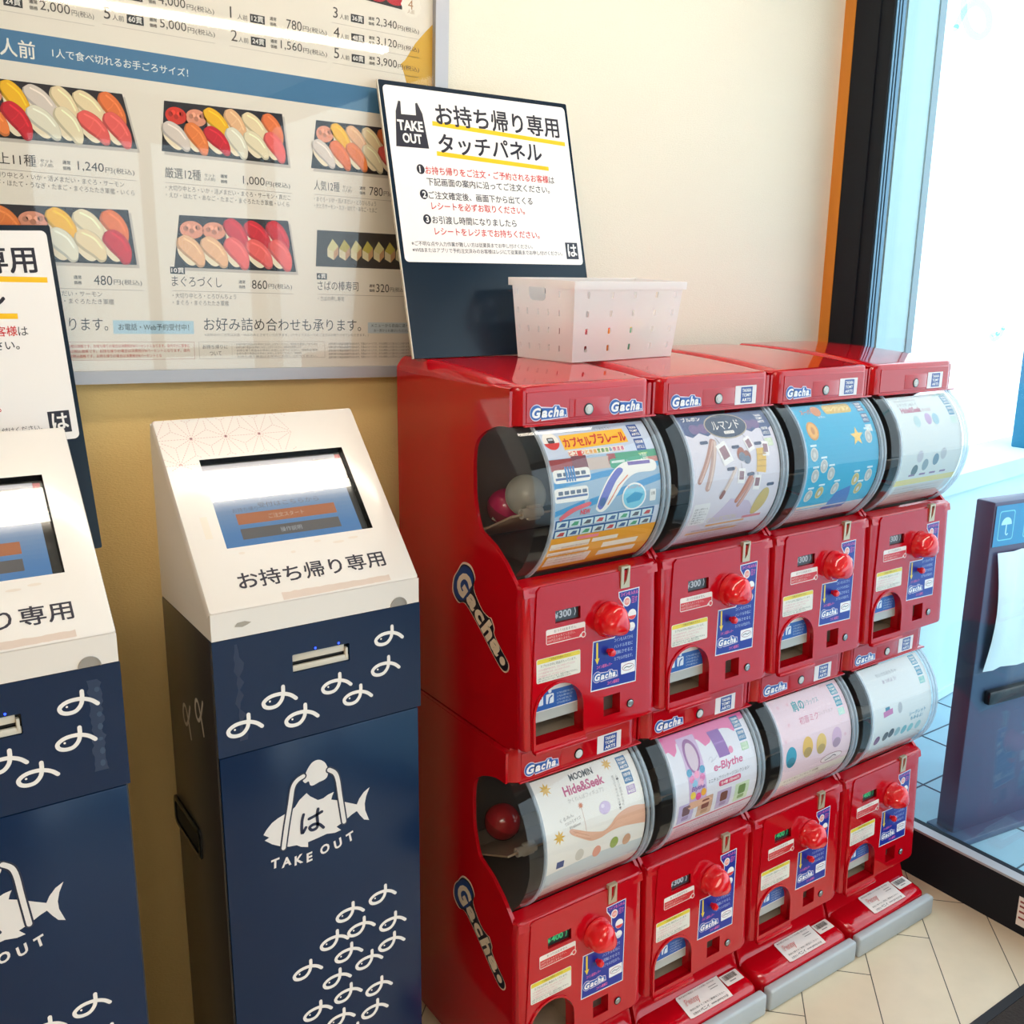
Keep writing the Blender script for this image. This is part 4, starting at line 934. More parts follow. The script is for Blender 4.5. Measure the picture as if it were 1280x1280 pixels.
def make_knob():
    m = MB(); c0 = (.1765, PY(.325), .3255)
    L = []; N_ = 48
    for r, hgt, k in ((.0315, 0, 0), (.0315, .003, 0), (.0295, .0055, 0), (.0283, .010, .03), (.0280, .016, .07), (.0270, .023, .11), (.0240, .030, .14), (.0190, .0355, .13), (.0120, .0390, .08), (.0045, .0405, .02)):
        L.append([(c0[0] + r * (1 + k * cos(3 * (2 * pi * i / N_) + 2.2)) * cos(2 * pi * i / N_), c0[1] - hgt, c0[2] + r * (1 + k * cos(3 * (2 * pi * i / N_) + 2.2)) * sin(2 * pi * i / N_)) for i in range(N_)])
    m.loft(L)
    return m.mesh('turn_knob', KNOB, 45)
def make_lever():
    m = MB(); m.box(.1640, .1868, PY(.26) + .012, PY(.26) + .014, .2465, .2825)
    m.lathe([(.0045, -.012), (.0045, .004), (.0068, .006), (.0075, .010), (.0055, .0145), (0, .0165)], (.1768, PY(.2665), .2685), 'y', 18, -1)
    return m.mesh('coin_lever', KNOB, 45)
def make_slot():
    m = MB(); f = lambda x, z, d: (x, PY(.40) - .0035 - d, z)
    o = [(.2024, .3745), (.2222, .3745), (.2222, .4130), (.2024, .4130)]
    m.plate([(o, -.008), (o, 0)], [[(.2090, .3800), (.2150, .3880), (.2185, .4060), (.2180, .4090), (.2085, .4090)]], f, .006)
    m.mi = 1; m.box(.205, .220, PY(.40) + .002, PY(.40) + .003, .377, .411)
    return m.mesh('coin_slot', [mat('brushed_steel_plate', (196, 178, 150), .35, metal=.4), BLACK], 0)
def make_lock(x, y, z, r=.0062):
    m = MB(); m.mi = 1; m.lathe([(r * 1.28, 0), (r * 1.25, .0012), (r, .0012)], (x, y, z), 'y', 22, -1); m.mi = 0; m.lathe([(r, 0), (r, .0018), (r * .82, .0024), (r * .8, .0012), (r * .62, .0010), (r * .55, .0026), (0, .0028)], (x, y, z), 'y', 22, -1)
    m.box(x - .0006, x + .0006, y - .0032, y - .0020, z - r * .4, z + r * .4)
    return m
def make_bin():
    m = MB(); y1 = .205
    pf = [(.004, .6600), (y1, .6560), (y1, .43), (.02, .405), (.006, .4115)]
    m.strip(pf, .0075, MW - .0075)
    for x in (.0075, MW - .0075):
        q = [(.1120, .6560), (y1, .6560), (y1, .43), (.06, .43), (.0985, .480), (.114, .525), (.117, .580), (.113, .62)]
        m.f([m.v((x, a, b)) for a, b in q])
    return m.mesh('capsule_bin', DARK, 0)
def make_tray():
    m = MB(); m.prism([(.0160, .5135), (.0175, .5165), (.1600, .4490), (.205, .4480), (.205, .4455), (.159, .4460)], .010, MW - .010)
    return m.mesh('capsule_tray', TAN, 0)
def make_axle():
    m = MB(); m.lathe([(.0048, .0), (.0085, .0), (.0085, .040), (.0048, .040), (.0048, .0)], (.028, .0165, .5170), 'x', 18)
    m.box(.040, .066, .0130, .0200, .505, .530, .002)
    return m.mesh('axle', MILKY, 40)
def make_drum():
    m = MB(); A_ = arc(CR, 53.5, -57.5, 44)
    m.strip(A_, .0035, MW - .0075)
    end = A_[::-1] + BACKC[0:1]
    poly = A_ + [(.020, .418), (.0430, .4480), (.0514, .4600)] + BACKC[::-1][1:]
    for x in (.0035, MW - .0075):
        vs = [m.v((x, a, b)) for a, b in poly]
        for t in tessellate_polygon([[Vector((a, b, 0)) for a, b in poly]]): m.f([vs[i] for i in t])
    return m.mesh('clear_drum', CLEAR, 40)
def make_rim(x, w=.0042):
    m = MB()
    a, b = arc(CR + .0016, 53.5, -57.5, 44), arc(CR - .0030, 53.5, -57.5, 44)
    pf = a + b[::-1]; m.prism(pf, x, x + w)
    return m.mesh('drum_rim', RIM, 40)
def make_base():
    m = MB(); pf = [(.05, .1150), (.0, .1150), (-.0060, .0900), (-.0195, .0660), (-.0450, .0625), (-.0720, .0578), (-.0800, .0535), (-.0830, .0470), (-.0830, .0200), (.05, .0200)]
    n = 7; xs = [0, .004, .010, .020, MW - .024, MW - .014, MW - .008, MW - .004]; L = []
    for i, x in enumerate(xs):
        e = min(x, MW - .004 - x); f = max(0, 1 - e / .020); k = .020 * (1 - sqrt(max(0, 1 - f * f)))
        L.append([(x, min(y + k * (1 if y < -.03 else 0), .05), z - (k * .5 if (z > .045 and y < -.01) else 0)) for y, z in pf])
    m.loft(L)
    m.box(.10, .118, -.012, -.004, .0745, .0765); m.box(.255, .27, -.014, -.006, .070, .0725)
    m.box(0.002, MW - .006, .05, .3814, .02, .115)
    m.box(0.01, MW - .014, .0, .37, 0.0, .02)
    return m.mesh('machine_base', RED, 40)
def make_bumper():
    m = MB(); m.box(.001, MW - .004, -.1060, -.0835, 0.0, .0500, .006, 3)
    m.box(.012, MW - .016, -.09, -.02, 0.0, .0195)
    return m.mesh('bumper', GREYB, 40)
def make_owner_sticker():
    c = Canvas(); R_ = (214, 60, 60); K = (70, 64, 62)
    c.poly([(0, .0015), (.0068, .0), (.1205, .0), (.1268, .0545), (.0085, .0545), (.0050, .050)], (240, 232, 226), 1)
    c.text('株式会社の商品についてのお問い合わせは', .012, .0470, h=.0042, w=.100, col=K, L=2)
    c.text('Penny', .0145, .0215, h=.0205, w=.0400, col=R_, L=2, shear=.2, off=.015).text('Penny', .0145, .0215, h=.0205, w=.0400, col=(244, 226, 220), L=3, shear=.2, off=-.012)
    for y_ in (.0395, .0335): c.rect(.088, y_, .110, y_ + .0014, (130, 122, 118), 2)
    c.text('商品に関するご意見ご要望はこちらへ', .012, .0135, h=.0042, w=.100, col=K, L=2).text('お問合せ', .0125, .0035, h=.0055, w=.019, col=K, L=2)
    c.text('ペニイ', .034, .0030, h=.0072, w=.024, col=K, L=2, off=.02).text('www.penny.co.jp', .064, .0030, h=.0065, w=.048, col=K, L=2)
    return c
def base_map(x, v, d): 
    y = -.0745 + v * .99; t = (y + .0745) / .055
    return (x, y, .0575 + .0084 * t + .0012 * sin(pi * min(max(t, 0), 1)) + .0016 + d)
def make_barcode():
    c = Canvas(); c.rr(.002, .021, .052, .0485, .002, (232, 222, 214), 1); rd = random.Random(2); x = .008
    while x < .043:
        w = rd.choice((.0007, .0011, .0016)); c.rect(x, .0330, x + w, .0455, (50, 46, 46), 2); x += w + rd.choice((.0008, .0012))
    c.rect(.016, .0268, .034, .0296, (150, 144, 140), 2)
    return c.mesh('barcode_sticker', lambda u, v, d: base_map(u + .2235, v, d), STICK)

# ---- printed cards inside the drums; v runs downwards round the drum
PR = .1475
def CM(u, v, d):
    t = radians(62) - v / PR; r = PR + d
    return (u + .043, CYC - r * cos(t), CZC + r * sin(t))
V0, V1, U1 = .0265, .293, .224
def square_marks(c, x, y, price_col=None, val='300'):
    maker(c, x, y, .022, .0215 * -1 if 0 else .0215, 3, white=False)
def marks(c, x, y, val, col=(28, 70, 150), gcol=(150, 196, 110)):
    """Maker square, age mark and price burst at the card's upper right."""
    c.rect(x, y, x + .0215, y + .0245, col, 3)
    for i, t in enumerate(('TAKARA', 'TOMY', 'ARTS')): c.text(t, x + .002, y + .0085 + .0070 * i, h=.0052, w=.0175, col=WHITE, L=4, up=-1, off=.03)
    c.rect(x + .001, y + .0285, x + .0215, y + .050, col, 3)
    for i, t in enumerate(('対象年齢', '6才以上')): c.text(t, x + .003, y + .0375 + .009 * i, h=.0065, w=.0165, col=WHITE, L=4, up=-1, off=.02)
    c.rect(x + .001, y + .054, x + .021, y + .069, gcol, 3).text('1回', x + .004, y + .0605, h=.0055, w=.013, col=(250, 250, 236), L=4, up=-1).text('¥' + val, x + .003, y + .0675, h=.0060, w=.016, col=(250, 250, 236), L=4, up=-1)
def card_trains():
    c = Canvas(); c.rect(0, V0, U1, V1, (198, 208, 228), 1)
    c.text('ぼくがほしかったてつどうおもちゃ！', .055, .0375, h=.0055, w=.095, col=(60, 60, 90), L=3, up=-1)
    c.poly([(.038, .0415), (.172, .0385), (.173, .0655), (.039, .0685)], (248, 186, 40), 2)
    c.text('カプセル', .041, .0635, h=.0165, w=.055, col=(206, 40, 36), L=4, up=-1, off=.045).text('プラレール', .098, .0625, h=.0185, w=.072, col=(206, 40, 36), L=4, up=-1, off=.045)
    c.oval(.0190, .0500, .0155, .0165, (240, 236, 230), 2).poly([(.019 + .0155 * cos(radians(t)), .050 + .0165 * sin(radians(t))) for t in range(15, 166, 15)], (214, 50, 46), 3)
    c.rr(.0125, .0440, .0255, .0545, .002, (50, 46, 52), 4).rect(.0145, .0460, .0235, .0495, (190, 200, 214), 5)
    for i, (t, k) in enumerate((('ビ', (220, 70, 70)), ('ュ', (220, 70, 70)), ('ー', (220, 70, 70)), ('ン', (220, 70, 70)), ('と', (240, 160, 60)), ('快', (240, 160, 60)), ('適', (236, 170, 60)), ('!', (120, 170, 80)), ('鉄', (80, 150, 90)), ('道', (110, 170, 70)), ('&', (120, 160, 200)), ('鉄', (214, 90, 140)), ('道', (214, 90, 140)), ('橋', (214, 90, 140)))):
        x = .043 + .0083 * i; c.rr(x - .0004, .0705, x + .0082, .0800, .001, (246, 236, 220), 3).text(t, x + .0008, .0790, h=.0072, w=.0062, col=k, L=5, up=-1, off=.03)
    # toy railway picture
    c.rect(0, .0820, U1, .1790, (150, 178, 204), 2)
    for x0, x1, y0, y1, k in ((0, .045, .083, .102, (150, 60, 62)), (.045, .075, .080, .104, (122, 66, 76)), (.118, .135, .083, .100, (160, 64, 60)), (.075, .12, .086, .106, (196, 178, 170)), (.135, .224, .083, .096, (60, 150, 110)), (.198, .224, .095, .112, (190, 120, 110))): c.rect(x0, y0, x1, y1, k, 3)
    for p in ([(0, .120), (.10, .110), (.224, .104), (.224, .112), (.10, .120), (0, .130)], [(.07, .152), (.224, .125), (.224, .136), (.07, .164)], [(0, .165), (.06, .152), (.06, .160), (0, .174)]): c.poly(p, (52, 142, 200), 3)
    for x0, y0, x1, y1 in ((.002, .100, .076, .1215), (.000, .1290, .0680, .1520)):
        c.rr(x0, y0, x1, y1, .006, (234, 232, 228), 4).rect(x0 + .004, y0 + .013, x1 - .002, y0 + .0165, (60, 90, 150), 5)
        for k in range(5): c.rr(x0 + .008 + k * .012, y0 + .005, x0 + .017 + k * .012, y0 + .011, .001, (78, 92, 118), 5)
    for k in range(4): c.rect(.0265 + k * .0052, .0960, .0300 + k * .0052, .1200, (44, 120, 184), 6)
    c.rr(.1200, .0920, .1560, .1080, .006, (60, 158, 122), 4).rect(.124, .0955, .152, .0995, (200, 220, 214), 5)
    c.rr(.158, .092, .198, .104, .004, (66, 160, 128), 4)
    c.poly(spline([(.0830, .1700), (.0900, .1500), (.1080, .1250), (.1330, .1060), (.1600, .0990), (.2120, .1010), (.2130, .1190), (.1720, .1200), (.1450, .1320), (.1250, .1530), (.1050, .1730), (.0920, .1760), (.0830, .1700)], 5)[:-1], (238, 234, 230), 6)
    c.poly(spline([(.0860, .1660), (.0930, .1500), (.1100, .1270), (.1330, .1085), (.1440, .1130), (.1260, .1290), (.1120, .1480), (.1000, .1670), (.0920, .1720), (.0860, .1660)], 5)[:-1], (92, 98, 186), 7)
    c.poly([(.156, .1000), (.205, .1010), (.205, .1065), (.157, .1060)], (120, 96, 170), 7).line([(.108, .165), (.130, .137), (.152, .122)], .0022, (224, 130, 90), 8)
    c.oval(.097, .1600, .0060, .0075, (60, 90, 150), 8, a=.5)
    c.oval(.1640, .1580, .0265, .0230, (240, 240, 240), 8).oval(.1640, .1580, .0235, .0200, (120, 196, 222), 9).poly([(.146, .160), (.166, .150), (.184, .156), (.176, .166), (.150, .168)], (52, 150, 196), 10)
    c.text('れんけつ!', .150, .1445, h=.0055, w=.028, col=(220, 80, 90), L=11, up=-1)
    c.rr(.199, .1500, .2125, .1700, .002, (230, 230, 228), 8).text('全種', .201, .160, h=.006, w=.009, col=(90, 90, 90), L=9, up=-1)
    c.poly(spline([(.010, .1760), (.030, .1640), (.068, .1560), (.0700, .1620), (.040, .1690), (.012, .1820)], 4), (220, 90, 100), 8).text('NEW', .052, .1755, h=.0085, w=.020, col=(220, 60, 70), L=9, up=-1, off=.04)
    for r, y in enumerate((.1800, .1965)):
        c.rect(.004, y, .212, y + .0150, (40, 92, 150), 6)
        for k in range(8):
            x = .0065 + .0256 * k; c.rect(x, y + .003, x + .0225, y + .0145, (206, 226, 232), 7)
            c.poly([(x + .003, y + .012), (x + .010, y + .0055), (x + .019, y + .006), (x + .017, y + .0125)], [(70, 100, 150), (190, 70, 70), (90, 90, 100), (80, 160, 120)][(k * 3 + r) % 4], 8)
    c.rect(0, .2120, U1, V1, (232, 160, 44), 6)
    c.rect(.055, .2150, .100, .2210, (230, 130, 150), 7)
    for x0, x1, y0, y1 in ((.005, .085, .2240, .2360), (.090, .145, .2240, .2320), (.005, .090, .2420, .2500), (.010, .10, .2540, .2800), (.118, .195, .2380, .2500), (.118, .20, .2580, .2720)): c.rect(x0, y0, x1, y1, (238, 226, 214), 7)
    for k in range(6): c.text('キャッチコピー商品の仕様は予告なく変わる場合があります', .008, .2350 + .0075 * k, h=.004, w=.078, col=(176, 110, 60), L=8, up=-1)
    marks(c, .1840, .0330, '300'); return c
def card_sweets():
    c = Canvas(); c.rect(0, V0, U1, V1, (214, 208, 220), 1)
    c.poly([(0, V0), (U1, V0)] + [(U1 - U1 * i / 12, .066 + (.006 if i % 2 else -.002)) for i in range(13)], (58, 70, 118), 2)
    for x in (.030, .052, .165, .185): c.oval(x, .056, .012, .010, (110, 82, 130), 3)
    c.text('ブルボン', .012, .0385, h=.0090, w=.045, col=WHITE, L=4, up=-1, off=.05)
    c.oval(.1100, .0540, .0530, .0265, (176, 160, 140), 4).oval(.1100, .0540, .0505, .0240, (44, 50, 78), 5)
    c.text('ルマンド', .0750, .0620, h=.0185, w=.070, col=(240, 236, 230), L=6, up=-1, shear=.1).rr(.098, .0650, .124, .0710, .002, (236, 230, 224), 6).text('クッキー', .101, .0700, h=.004, w=.020, col=(120, 90, 90), L=7, up=-1)
    def stick(x0, y0, x1, y1, w, a, b):
        c.line([(x0, y0), (x1, y1)], w, a, 4).line([(x0 + w * .2, y0), (x1 + w * .2, y1)], w * .35, b, 5)
    stick(.060, .082, .016, .150, .011, (178, 128, 112), (206, 170, 156)); stick(.064, .084, .036, .164, .012, (186, 150, 140), (214, 190, 180))
    stick(.106, .136, .073, .184, .008, (206, 180, 172), (222, 206, 200)); c.line([(.078, .176), (.073, .184)], .009, (140, 84, 72), 6)
    stick(.148, .150, .116, .196, .010, (184, 112, 88), (206, 140, 112)); stick(.151, .160, .124, .206, .009, (190, 140, 128), (212, 170, 160))
    for x, y, a in ((.084, .106, -.35), (.150, .094, -.35), (.121, .150, .1), (.163, .166, .1), (.190, .106, .1)):
        ca, sa = cos(a), sin(a); Q = lambda p, q: (x + p * ca - q * sa, y + p * sa + q * ca); s = 1.25 if x < .09 else .85
        c.poly([Q(-.0105 * s, -.016 * s), Q(.0105 * s, -.016 * s), Q(.0105 * s, .016 * s), Q(-.0105 * s, .016 * s)], (240, 236, 236), 6).poly([Q(-.007 * s, -.010 * s), Q(.007 * s, -.010 * s), Q(.007 * s, .008 * s), Q(-.007 * s, .008 * s)], (150, 110, 120), 7)
        c.line([Q(0, -.016 * s), Q(-.002, -.026 * s)], .001, (120, 110, 110), 6)
    c.oval(.124, .110, .0095, .0120, (160, 92, 70), 6, a=.3).oval(.1255, .1155, .0085, .0080, (110, 120, 140), 7).oval(.139, .117, .0090, .0120, (150, 90, 72), 6, a=-.3).oval(.1385, .1225, .0080, .0075, (104, 112, 134), 7)
    c.poly([(.166, .104), (.190, .104), (.185, .150), (.160, .146)], (222, 178, 72), 6)
    for k in range(3): c.line([(.1645 - .0012 * k, .1155 + .0105 * k), (.1885 - .0010 * k, .1160 + .0108 * k)], .0014, (186, 136, 46), 7)
    c.oval(.183, .206, .0150, .0290, (198, 172, 92), 5, a=.42)
    for x, y in ((.030, .080), (.104, .094), (.163, .092), (.084, .132), (.135, .146), (.190, .170)): c.rr(x, y, x + .020, y + .0060, .003, (70, 74, 104), 6)
    c.poly([(.060, .250), (.06, .232), (.10, .190), (.15, .200), (.19, .240), (.2, .25)], (198, 182, 208), 2)
    c.rr(.010, .192, .050, .236, .003, (226, 224, 228), 4)
    for k in range(6): c.text('全5種 ミニ菓子チャーム', .014, .2045 + .0058 * k, h=.0042, w=.032 - .006 * (k % 2), col=(90, 88, 100), L=5, up=-1)
    c.text('COLLECTION', .056, .2360, h=.0100, w=.075, col=(206, 196, 160), L=4, up=-1)
    c.rect(0, .2380, U1, V1, (206, 200, 214), 3).rect(.06, .2420, .16, .2465, (222, 160, 90), 4).rect(.02, .2580, .15, .2640, (220, 176, 120), 4).rect(.15, .234, .20, .2400, (214, 120, 130), 5)
    for k in range(5): c.text('商品の色や形は写真と異なる場合があります。ご了承ください。', .03, .2560 + .0075 * k, h=.0042, w=.150, col=(150, 130, 130), L=5, up=-1)
    marks(c, .1930, .0330, '300', (70, 84, 130), (196, 208, 176)); return c
def card_coins():
    c = Canvas(); c.rect(0, V0, U1, V1, (8, 158, 200), 1)
    c.rr(.092, .0300, .176, .0520, .008, (206, 170, 70), 2).text('コレクション', .098, .0460, h=.0110, w=.072, col=(250, 226, 150), L=4, up=-1, off=.03)
    c.text('スーパー', .022, .0480, h=.0105, w=.038, col=(214, 110, 60), L=4, up=-1, off=.05).oval(.068, .0430, .0140, .0120, (196, 120, 60), 3).text('メダル', .065, .060, h=.005, w=.022, col=WHITE, L=4, up=-1)
    c.oval(.0330, .0840, .0165, .0190, (206, 142, 52), 3).oval(.0330, .0840, .0125, .0150, (226, 168, 74), 4).oval(.0330, .0840, .005, .0080, (196, 128, 44), 5)
    c.poly(star(.1600, .1050, .0200, .0085, 5, -pi / 2), (238, 196, 92), 4)
    for x, y, k in ((.024, .130, 0), (.052, .155, 0), (.076, .172, 0), (.028, .172, 0), (.055, .210, 1), (.158, .192, 1), (.178, .215, 1), (.198, .187, 0), (.024, .214, 0), (.196, .108, 0), (.1, .206, 0)):
        c.oval(x, y, .0110, .0135, (206, 204, 196) if not k else (204, 190, 120), 3).oval(x, y, .0085, .0108, (178, 180, 178) if not k else (184, 164, 84), 4).oval(x, y + .001, .0038, .0055, (206, 206, 202), 5)
        c.rr(x - .009, y - .0190, x + .009, y - .0150, .001, (206, 228, 236), 3)
    c.poly([(.09, .26), (.11, .215), (.15, .205), (.165, .25), (.16, .26)], (40, 96, 180), 2)
    c.rect(0, .2400, .10, .2460, (216, 206, 188), 3).rect(0, .2480, U1, V1, (206, 198, 204), 2)
    for k in range(5): c.text('対象年齢6才以上。小さなお子様の手の届かない所に保管してください。', .01, .2560 + .0075 * k, h=.0042, w=.18, col=(140, 130, 140), L=4, up=-1)
    marks(c, .1930, .0290, '300', (60, 92, 140), (190, 206, 214)); return c
def card_hideseek(pale):
    c = Canvas(); bgc = (236, 232, 226) if not pale else (214, 222, 222); c.rect(0, V0, U1, V1, bgc, 1)  # pale version carries the daylight washout in its print colours
    P_, K = (196, 78, 140), (60, 52, 50)
    if not pale:
        c.text('MOOMIN', .0790, .0470, h=.0125, w=.0520, col=K, L=3, up=-1, off=.03)
        c.text('Hide&Seek', .0570, .0690, h=.0175, w=.0900, col=(190, 70, 120), L=3, up=-1, off=.03)
        c.text('かくれんぼフィギュア2', .0600, .0815, h=.0085, w=.0800, col=(176, 172, 168), L=3, up=-1)
        for x, y, r in ((.024, .047, .0125), (.165, .039, .0115), (.028, .131, .0130), (.0830, .0910, .0065), (.0870, .1450, .0065)): c.poly(star(x, y, r, r * .45, 8), (222, 178, 78) if r > .01 else (206, 110, 50), 3)
        c.line([(.0835, .096), (.0870, .140)], .0008, (190, 150, 130), 3)
        for i, t in enumerate(('ムーミン谷のみんなと', '見つけてかくれんぼ!!')):
            for k, ch in enumerate(t): c.text(ch, .1730 - .0085 * i, .0660 + .0056 * k, h=.0045, w=.0050, col=(110, 100, 96), L=3, up=-1)
        for i, (t, w) in enumerate((('くるみん', .030), ('てのひらサイズ', .036), ('約40mm', .024))): c.text(t, .0340 + .009 * i, .1080 + .0085 * i, h=.0062, w=w, col=(120, 110, 106), L=3, up=-1, rot=.12)
        # a hand held out flat
        sk, sd = (226, 176, 150), (206, 150, 124)
        hand = spline([(.2240, .1290), (.2000, .1240), (.1760, .1245), (.1560, .1310), (.1420, .1420), (.1260, .1490), (.1080, .1450), (.0900, .1390), (.0720, .1310), (.0560, .1240), (.0500, .1270), (.0560, .1350), (.0700, .1440), (.0850, .1530), (.0980, .1590), (.1180, .1600), (.1360, .1560), (.1560, .1540), (.1800, .1560), (.2240, .1640)], 4)
        c.poly(hand, sk, 4)
        for a in ([(.058, .129), (.075, .138), (.092, .147)], [(.064, .138), (.080, .147), (.096, .155)], [(.126, .149), (.140, .148), (.152, .140)]): c.line(spline(a, 3), .0010, sd, 5)
        c.oval(.1330, .1090, .0130, .0115, (206, 186, 222), 5).oval(.1290, .1050, .004, .0035, (230, 218, 238), 6)
        c.poly([(0, .1980), (.06, .1930), (.12, .1900), (.224, .1980), (.224, .2350), (0, .2350)], (196, 206, 212), 2)
        c.rr(.022, .1760, .038, .1900, .001, (40, 66, 128), 4)
        for x, y, k in ((.072, .178, (206, 200, 190)), (.112, .186, (222, 150, 130)), (.152, .182, (150, 168, 80)), (.182, .186, (206, 160, 130))): c.oval(x, y, .0095, .0120, k, 4)
        c.rect(0, .2350, U1, V1, (226, 214, 210), 3)
        for k in range(6): c.text('本商品は安全に配慮しております。部品を口に入れないでください。', .010, .2460 + .0078 * k, h=.0042, w=.19, col=(170, 140, 136), L=4, up=-1)
        marks(c, .1880, .0330, '400', (56, 110, 160), (170, 140, 190))
    else:
        c.text('ポケットに入る小さなフィギュア', .026, .0420, h=.0060, w=.075, col=(90, 96, 110), L=3, up=-1).text('スナフキン&ミイ', .026, .0530, h=.0080, w=.070, col=(110, 110, 120), L=3, up=-1)
        c.text('Hide&Seek', .030, .0690, h=.0130, w=.0700, col=(176, 70, 110), L=3, up=-1, off=.03).text('かくれんぼ2', .104, .0690, h=.0085, w=.030, col=(176, 100, 120), L=3, up=-1)
        for x, y, k in ((.070, .090, (180, 206, 210)), (.112, .086, (190, 160, 200)), (.138, .088, (150, 190, 206)), (.07, .165, (190, 190, 200)), (.094, .185, (140, 160, 170)), (.130, .176, (110, 140, 160)), (.156, .165, (186, 190, 196)), (.060, .195, (90, 110, 116))): c.oval(x, y, .0110, .0130, k, 3)
        for x in (.045, .083, .120, .158): c.rr(x, .2040, x + .022, .2085, .001, (140, 110, 150), 3)
        c.rect(0, .2150, U1, .2300, (226, 214, 130), 3).rect(.02, .2330, .20, V1, (214, 206, 200), 3)
        for k in range(4): c.text('6才以上 商品の仕様は予告なく変わる場合があります。', .022, .2420 + .0080 * k, h=.0045, w=.165, col=(150, 140, 130), L=4, up=-1)
        marks(c, .1920, .0330, '300', (70, 140, 176), (170, 206, 200))
    return c
def card_package():
    c = Canvas(); c.rect(0, V0, U1, V1, (228, 226, 236), 1); PKc = (226, 110, 166)
    c.poly([(0, V0), (U1, V0), (U1, .040), (.196, .043), (.185, .060), (.174, .050), (.160, .046), (.130, .046), (.115, .064), (.100, .068), (.088, .052), (.075, .046), (.033, .046), (.028, .060), (.018, .068), (.008, .056), (0, .058)], PKc, 2)
    # a tall pink toy package, no figure
    c.rr(.036, .0380, .0825, .1640, .002, (206, 176, 214), 3).oval(.0590, .0760, .0185, .0330, (150, 84, 150), 4).oval(.0590, .0780, .0135, .0270, (214, 190, 206), 5)
    for x, y, k in ((.046, .118, (230, 130, 180)), (.060, .112, (240, 150, 190)), (.073, .120, (220, 120, 176)), (.052, .128, (140, 190, 220)), (.068, .130, (236, 170, 200)), (.046, .150, (236, 206, 80)), (.060, .155, (226, 80, 150)), (.074, .150, (240, 170, 60)), (.042, .105, (70, 150, 190)), (.076, .106, (70, 150, 190))): c.oval(x, y, .0070, .0075, k, 5)
    c.text('Blythe', .0420, .1440, h=.0110, w=.036, col=(130, 80, 160), L=7, up=-1, shear=.2, off=.02)
    c.poly([(.030, .170), (.04, .162), (.09, .165), (.1, .172), (.09, .176), (.04, .178)], (228, 178, 150), 4)
    c.poly([(.116, .044), (.148, .044), (.156, .098), (.126, .098)], (136, 82, 166), 4).poly([(.121, .068), (.1515, .068), (.1515, .0715), (.1215, .0715)], (160, 110, 186), 5).oval(.160, .090, .006, .007, (226, 130, 170), 5)
    c.line(spline([(.096, .096), (.104, .090), (.108, .096), (.102, .100), (.110, .098), (.122, .092)], 4), .0008, (170, 170, 190), 3)
    c.text('e-Blythe', .1060, .1240, h=.0200, w=.0800, col=(206, 70, 130), L=4, up=-1, shear=.1, off=.02)
    c.text('ミニチュアパッケージコレクション', .0880, .1385, h=.0075, w=.1130, col=(70, 64, 80), L=4, up=-1)
    c.rr(.1160, .1410, .1770, .1525, .004, (214, 70, 110), 4).text('全4種 1回400円', .1210, .1500, h=.0065, w=.051, col=WHITE, L=5, up=-1, off=.02)
    for i, k in enumerate(((190, 176, 216), (206, 164, 140), (190, 170, 206), (206, 222, 190))):
        x = .010 + .0510 * i; c.rr(x, .1620, x + .040, .2040, .002, k, 3).rr(x + .010, .167, x + .030, .188, .004, [(120, 90, 100), (130, 70, 60), (120, 70, 60), (110, 140, 80)][i], 4).rr(x + .011, .190, x + .029, .199, .002, [(150, 130, 180), (180, 130, 100), (160, 130, 170), (130, 160, 100)][i], 4)
    c.rect(0, .2080, U1, .2120, (206, 70, 110), 3).rect(0, .2120, U1, V1, (222, 200, 214), 3)
    for k in range(7): c.text('商品の色や形は写真と異なる場合があります。ご了承ください。', .014, .2210 + .0085 * k, h=.0045, w=.19, col=(170, 130, 150), L=4, up=-1)
    marks(c, .1880, .0310, '400', (60, 120, 170), (170, 206, 170)); return c
def card_figures():
    c = Canvas(); c.rect(0, V0, U1, V1, (236, 206, 216), 1)
    c.text('肩の', .0620, .0640, h=.0220, w=.036, col=(50, 150, 160), L=3, up=-1, off=.04).text('リラックス', .100, .0600, h=.0110, w=.045, col=(60, 150, 160), L=3, up=-1)
    c.text('初音ミク', .0680, .0930, h=.0155, w=.060, col=(206, 90, 130), L=3, up=-1).text('コレクション', .130, .0880, h=.0085, w=.045, col=(180, 150, 160), L=3, up=-1)
    for x, y in ((.02, .05), (.19, .10), (.03, .09), (.01, .12), (.2, .15), (.05, .05)): c.text('*', x, y, h=.009, col=(226, 160, 180), L=2, up=-1)
    for x, y, k in ((.028, .148, (40, 150, 180)), (.080, .139, (226, 178, 70)), (.124, .143, (230, 190, 96)), (.175, .142, (216, 176, 206))): c.oval(x, y + .004, .0165, .0230, k, 3).oval(x, y + .0150, .0130, .0110, tuple(int(q * .8) for q in k), 4)
    c.oval(.165, .190, .036, .0110, (150, 60, 70), 3).oval(.165, .190, .0345, .0098, (238, 222, 224), 4).line(spline([(.145, .193), (.160, .191), (.170, .186), (.18, .19)], 3), .0022, (60, 60, 80), 5)
    c.rect(0, .2040, U1, .2260, (240, 226, 214), 2).text('ゆったり癒しフィギュア 全4種', .02, .2130, h=.0065, w=.11, col=(150, 100, 110), L=4, up=-1)
    for k in range(8): c.text('対象年齢15才以上 商品の仕様は予告なく変わる場合があります。', .014, .2240 + .0080 * k, h=.0045, w=.18, col=(190, 140, 150), L=4, up=-1)
    marks(c, .1900, .0330, '400', (50, 150, 180), (170, 220, 210)); return c
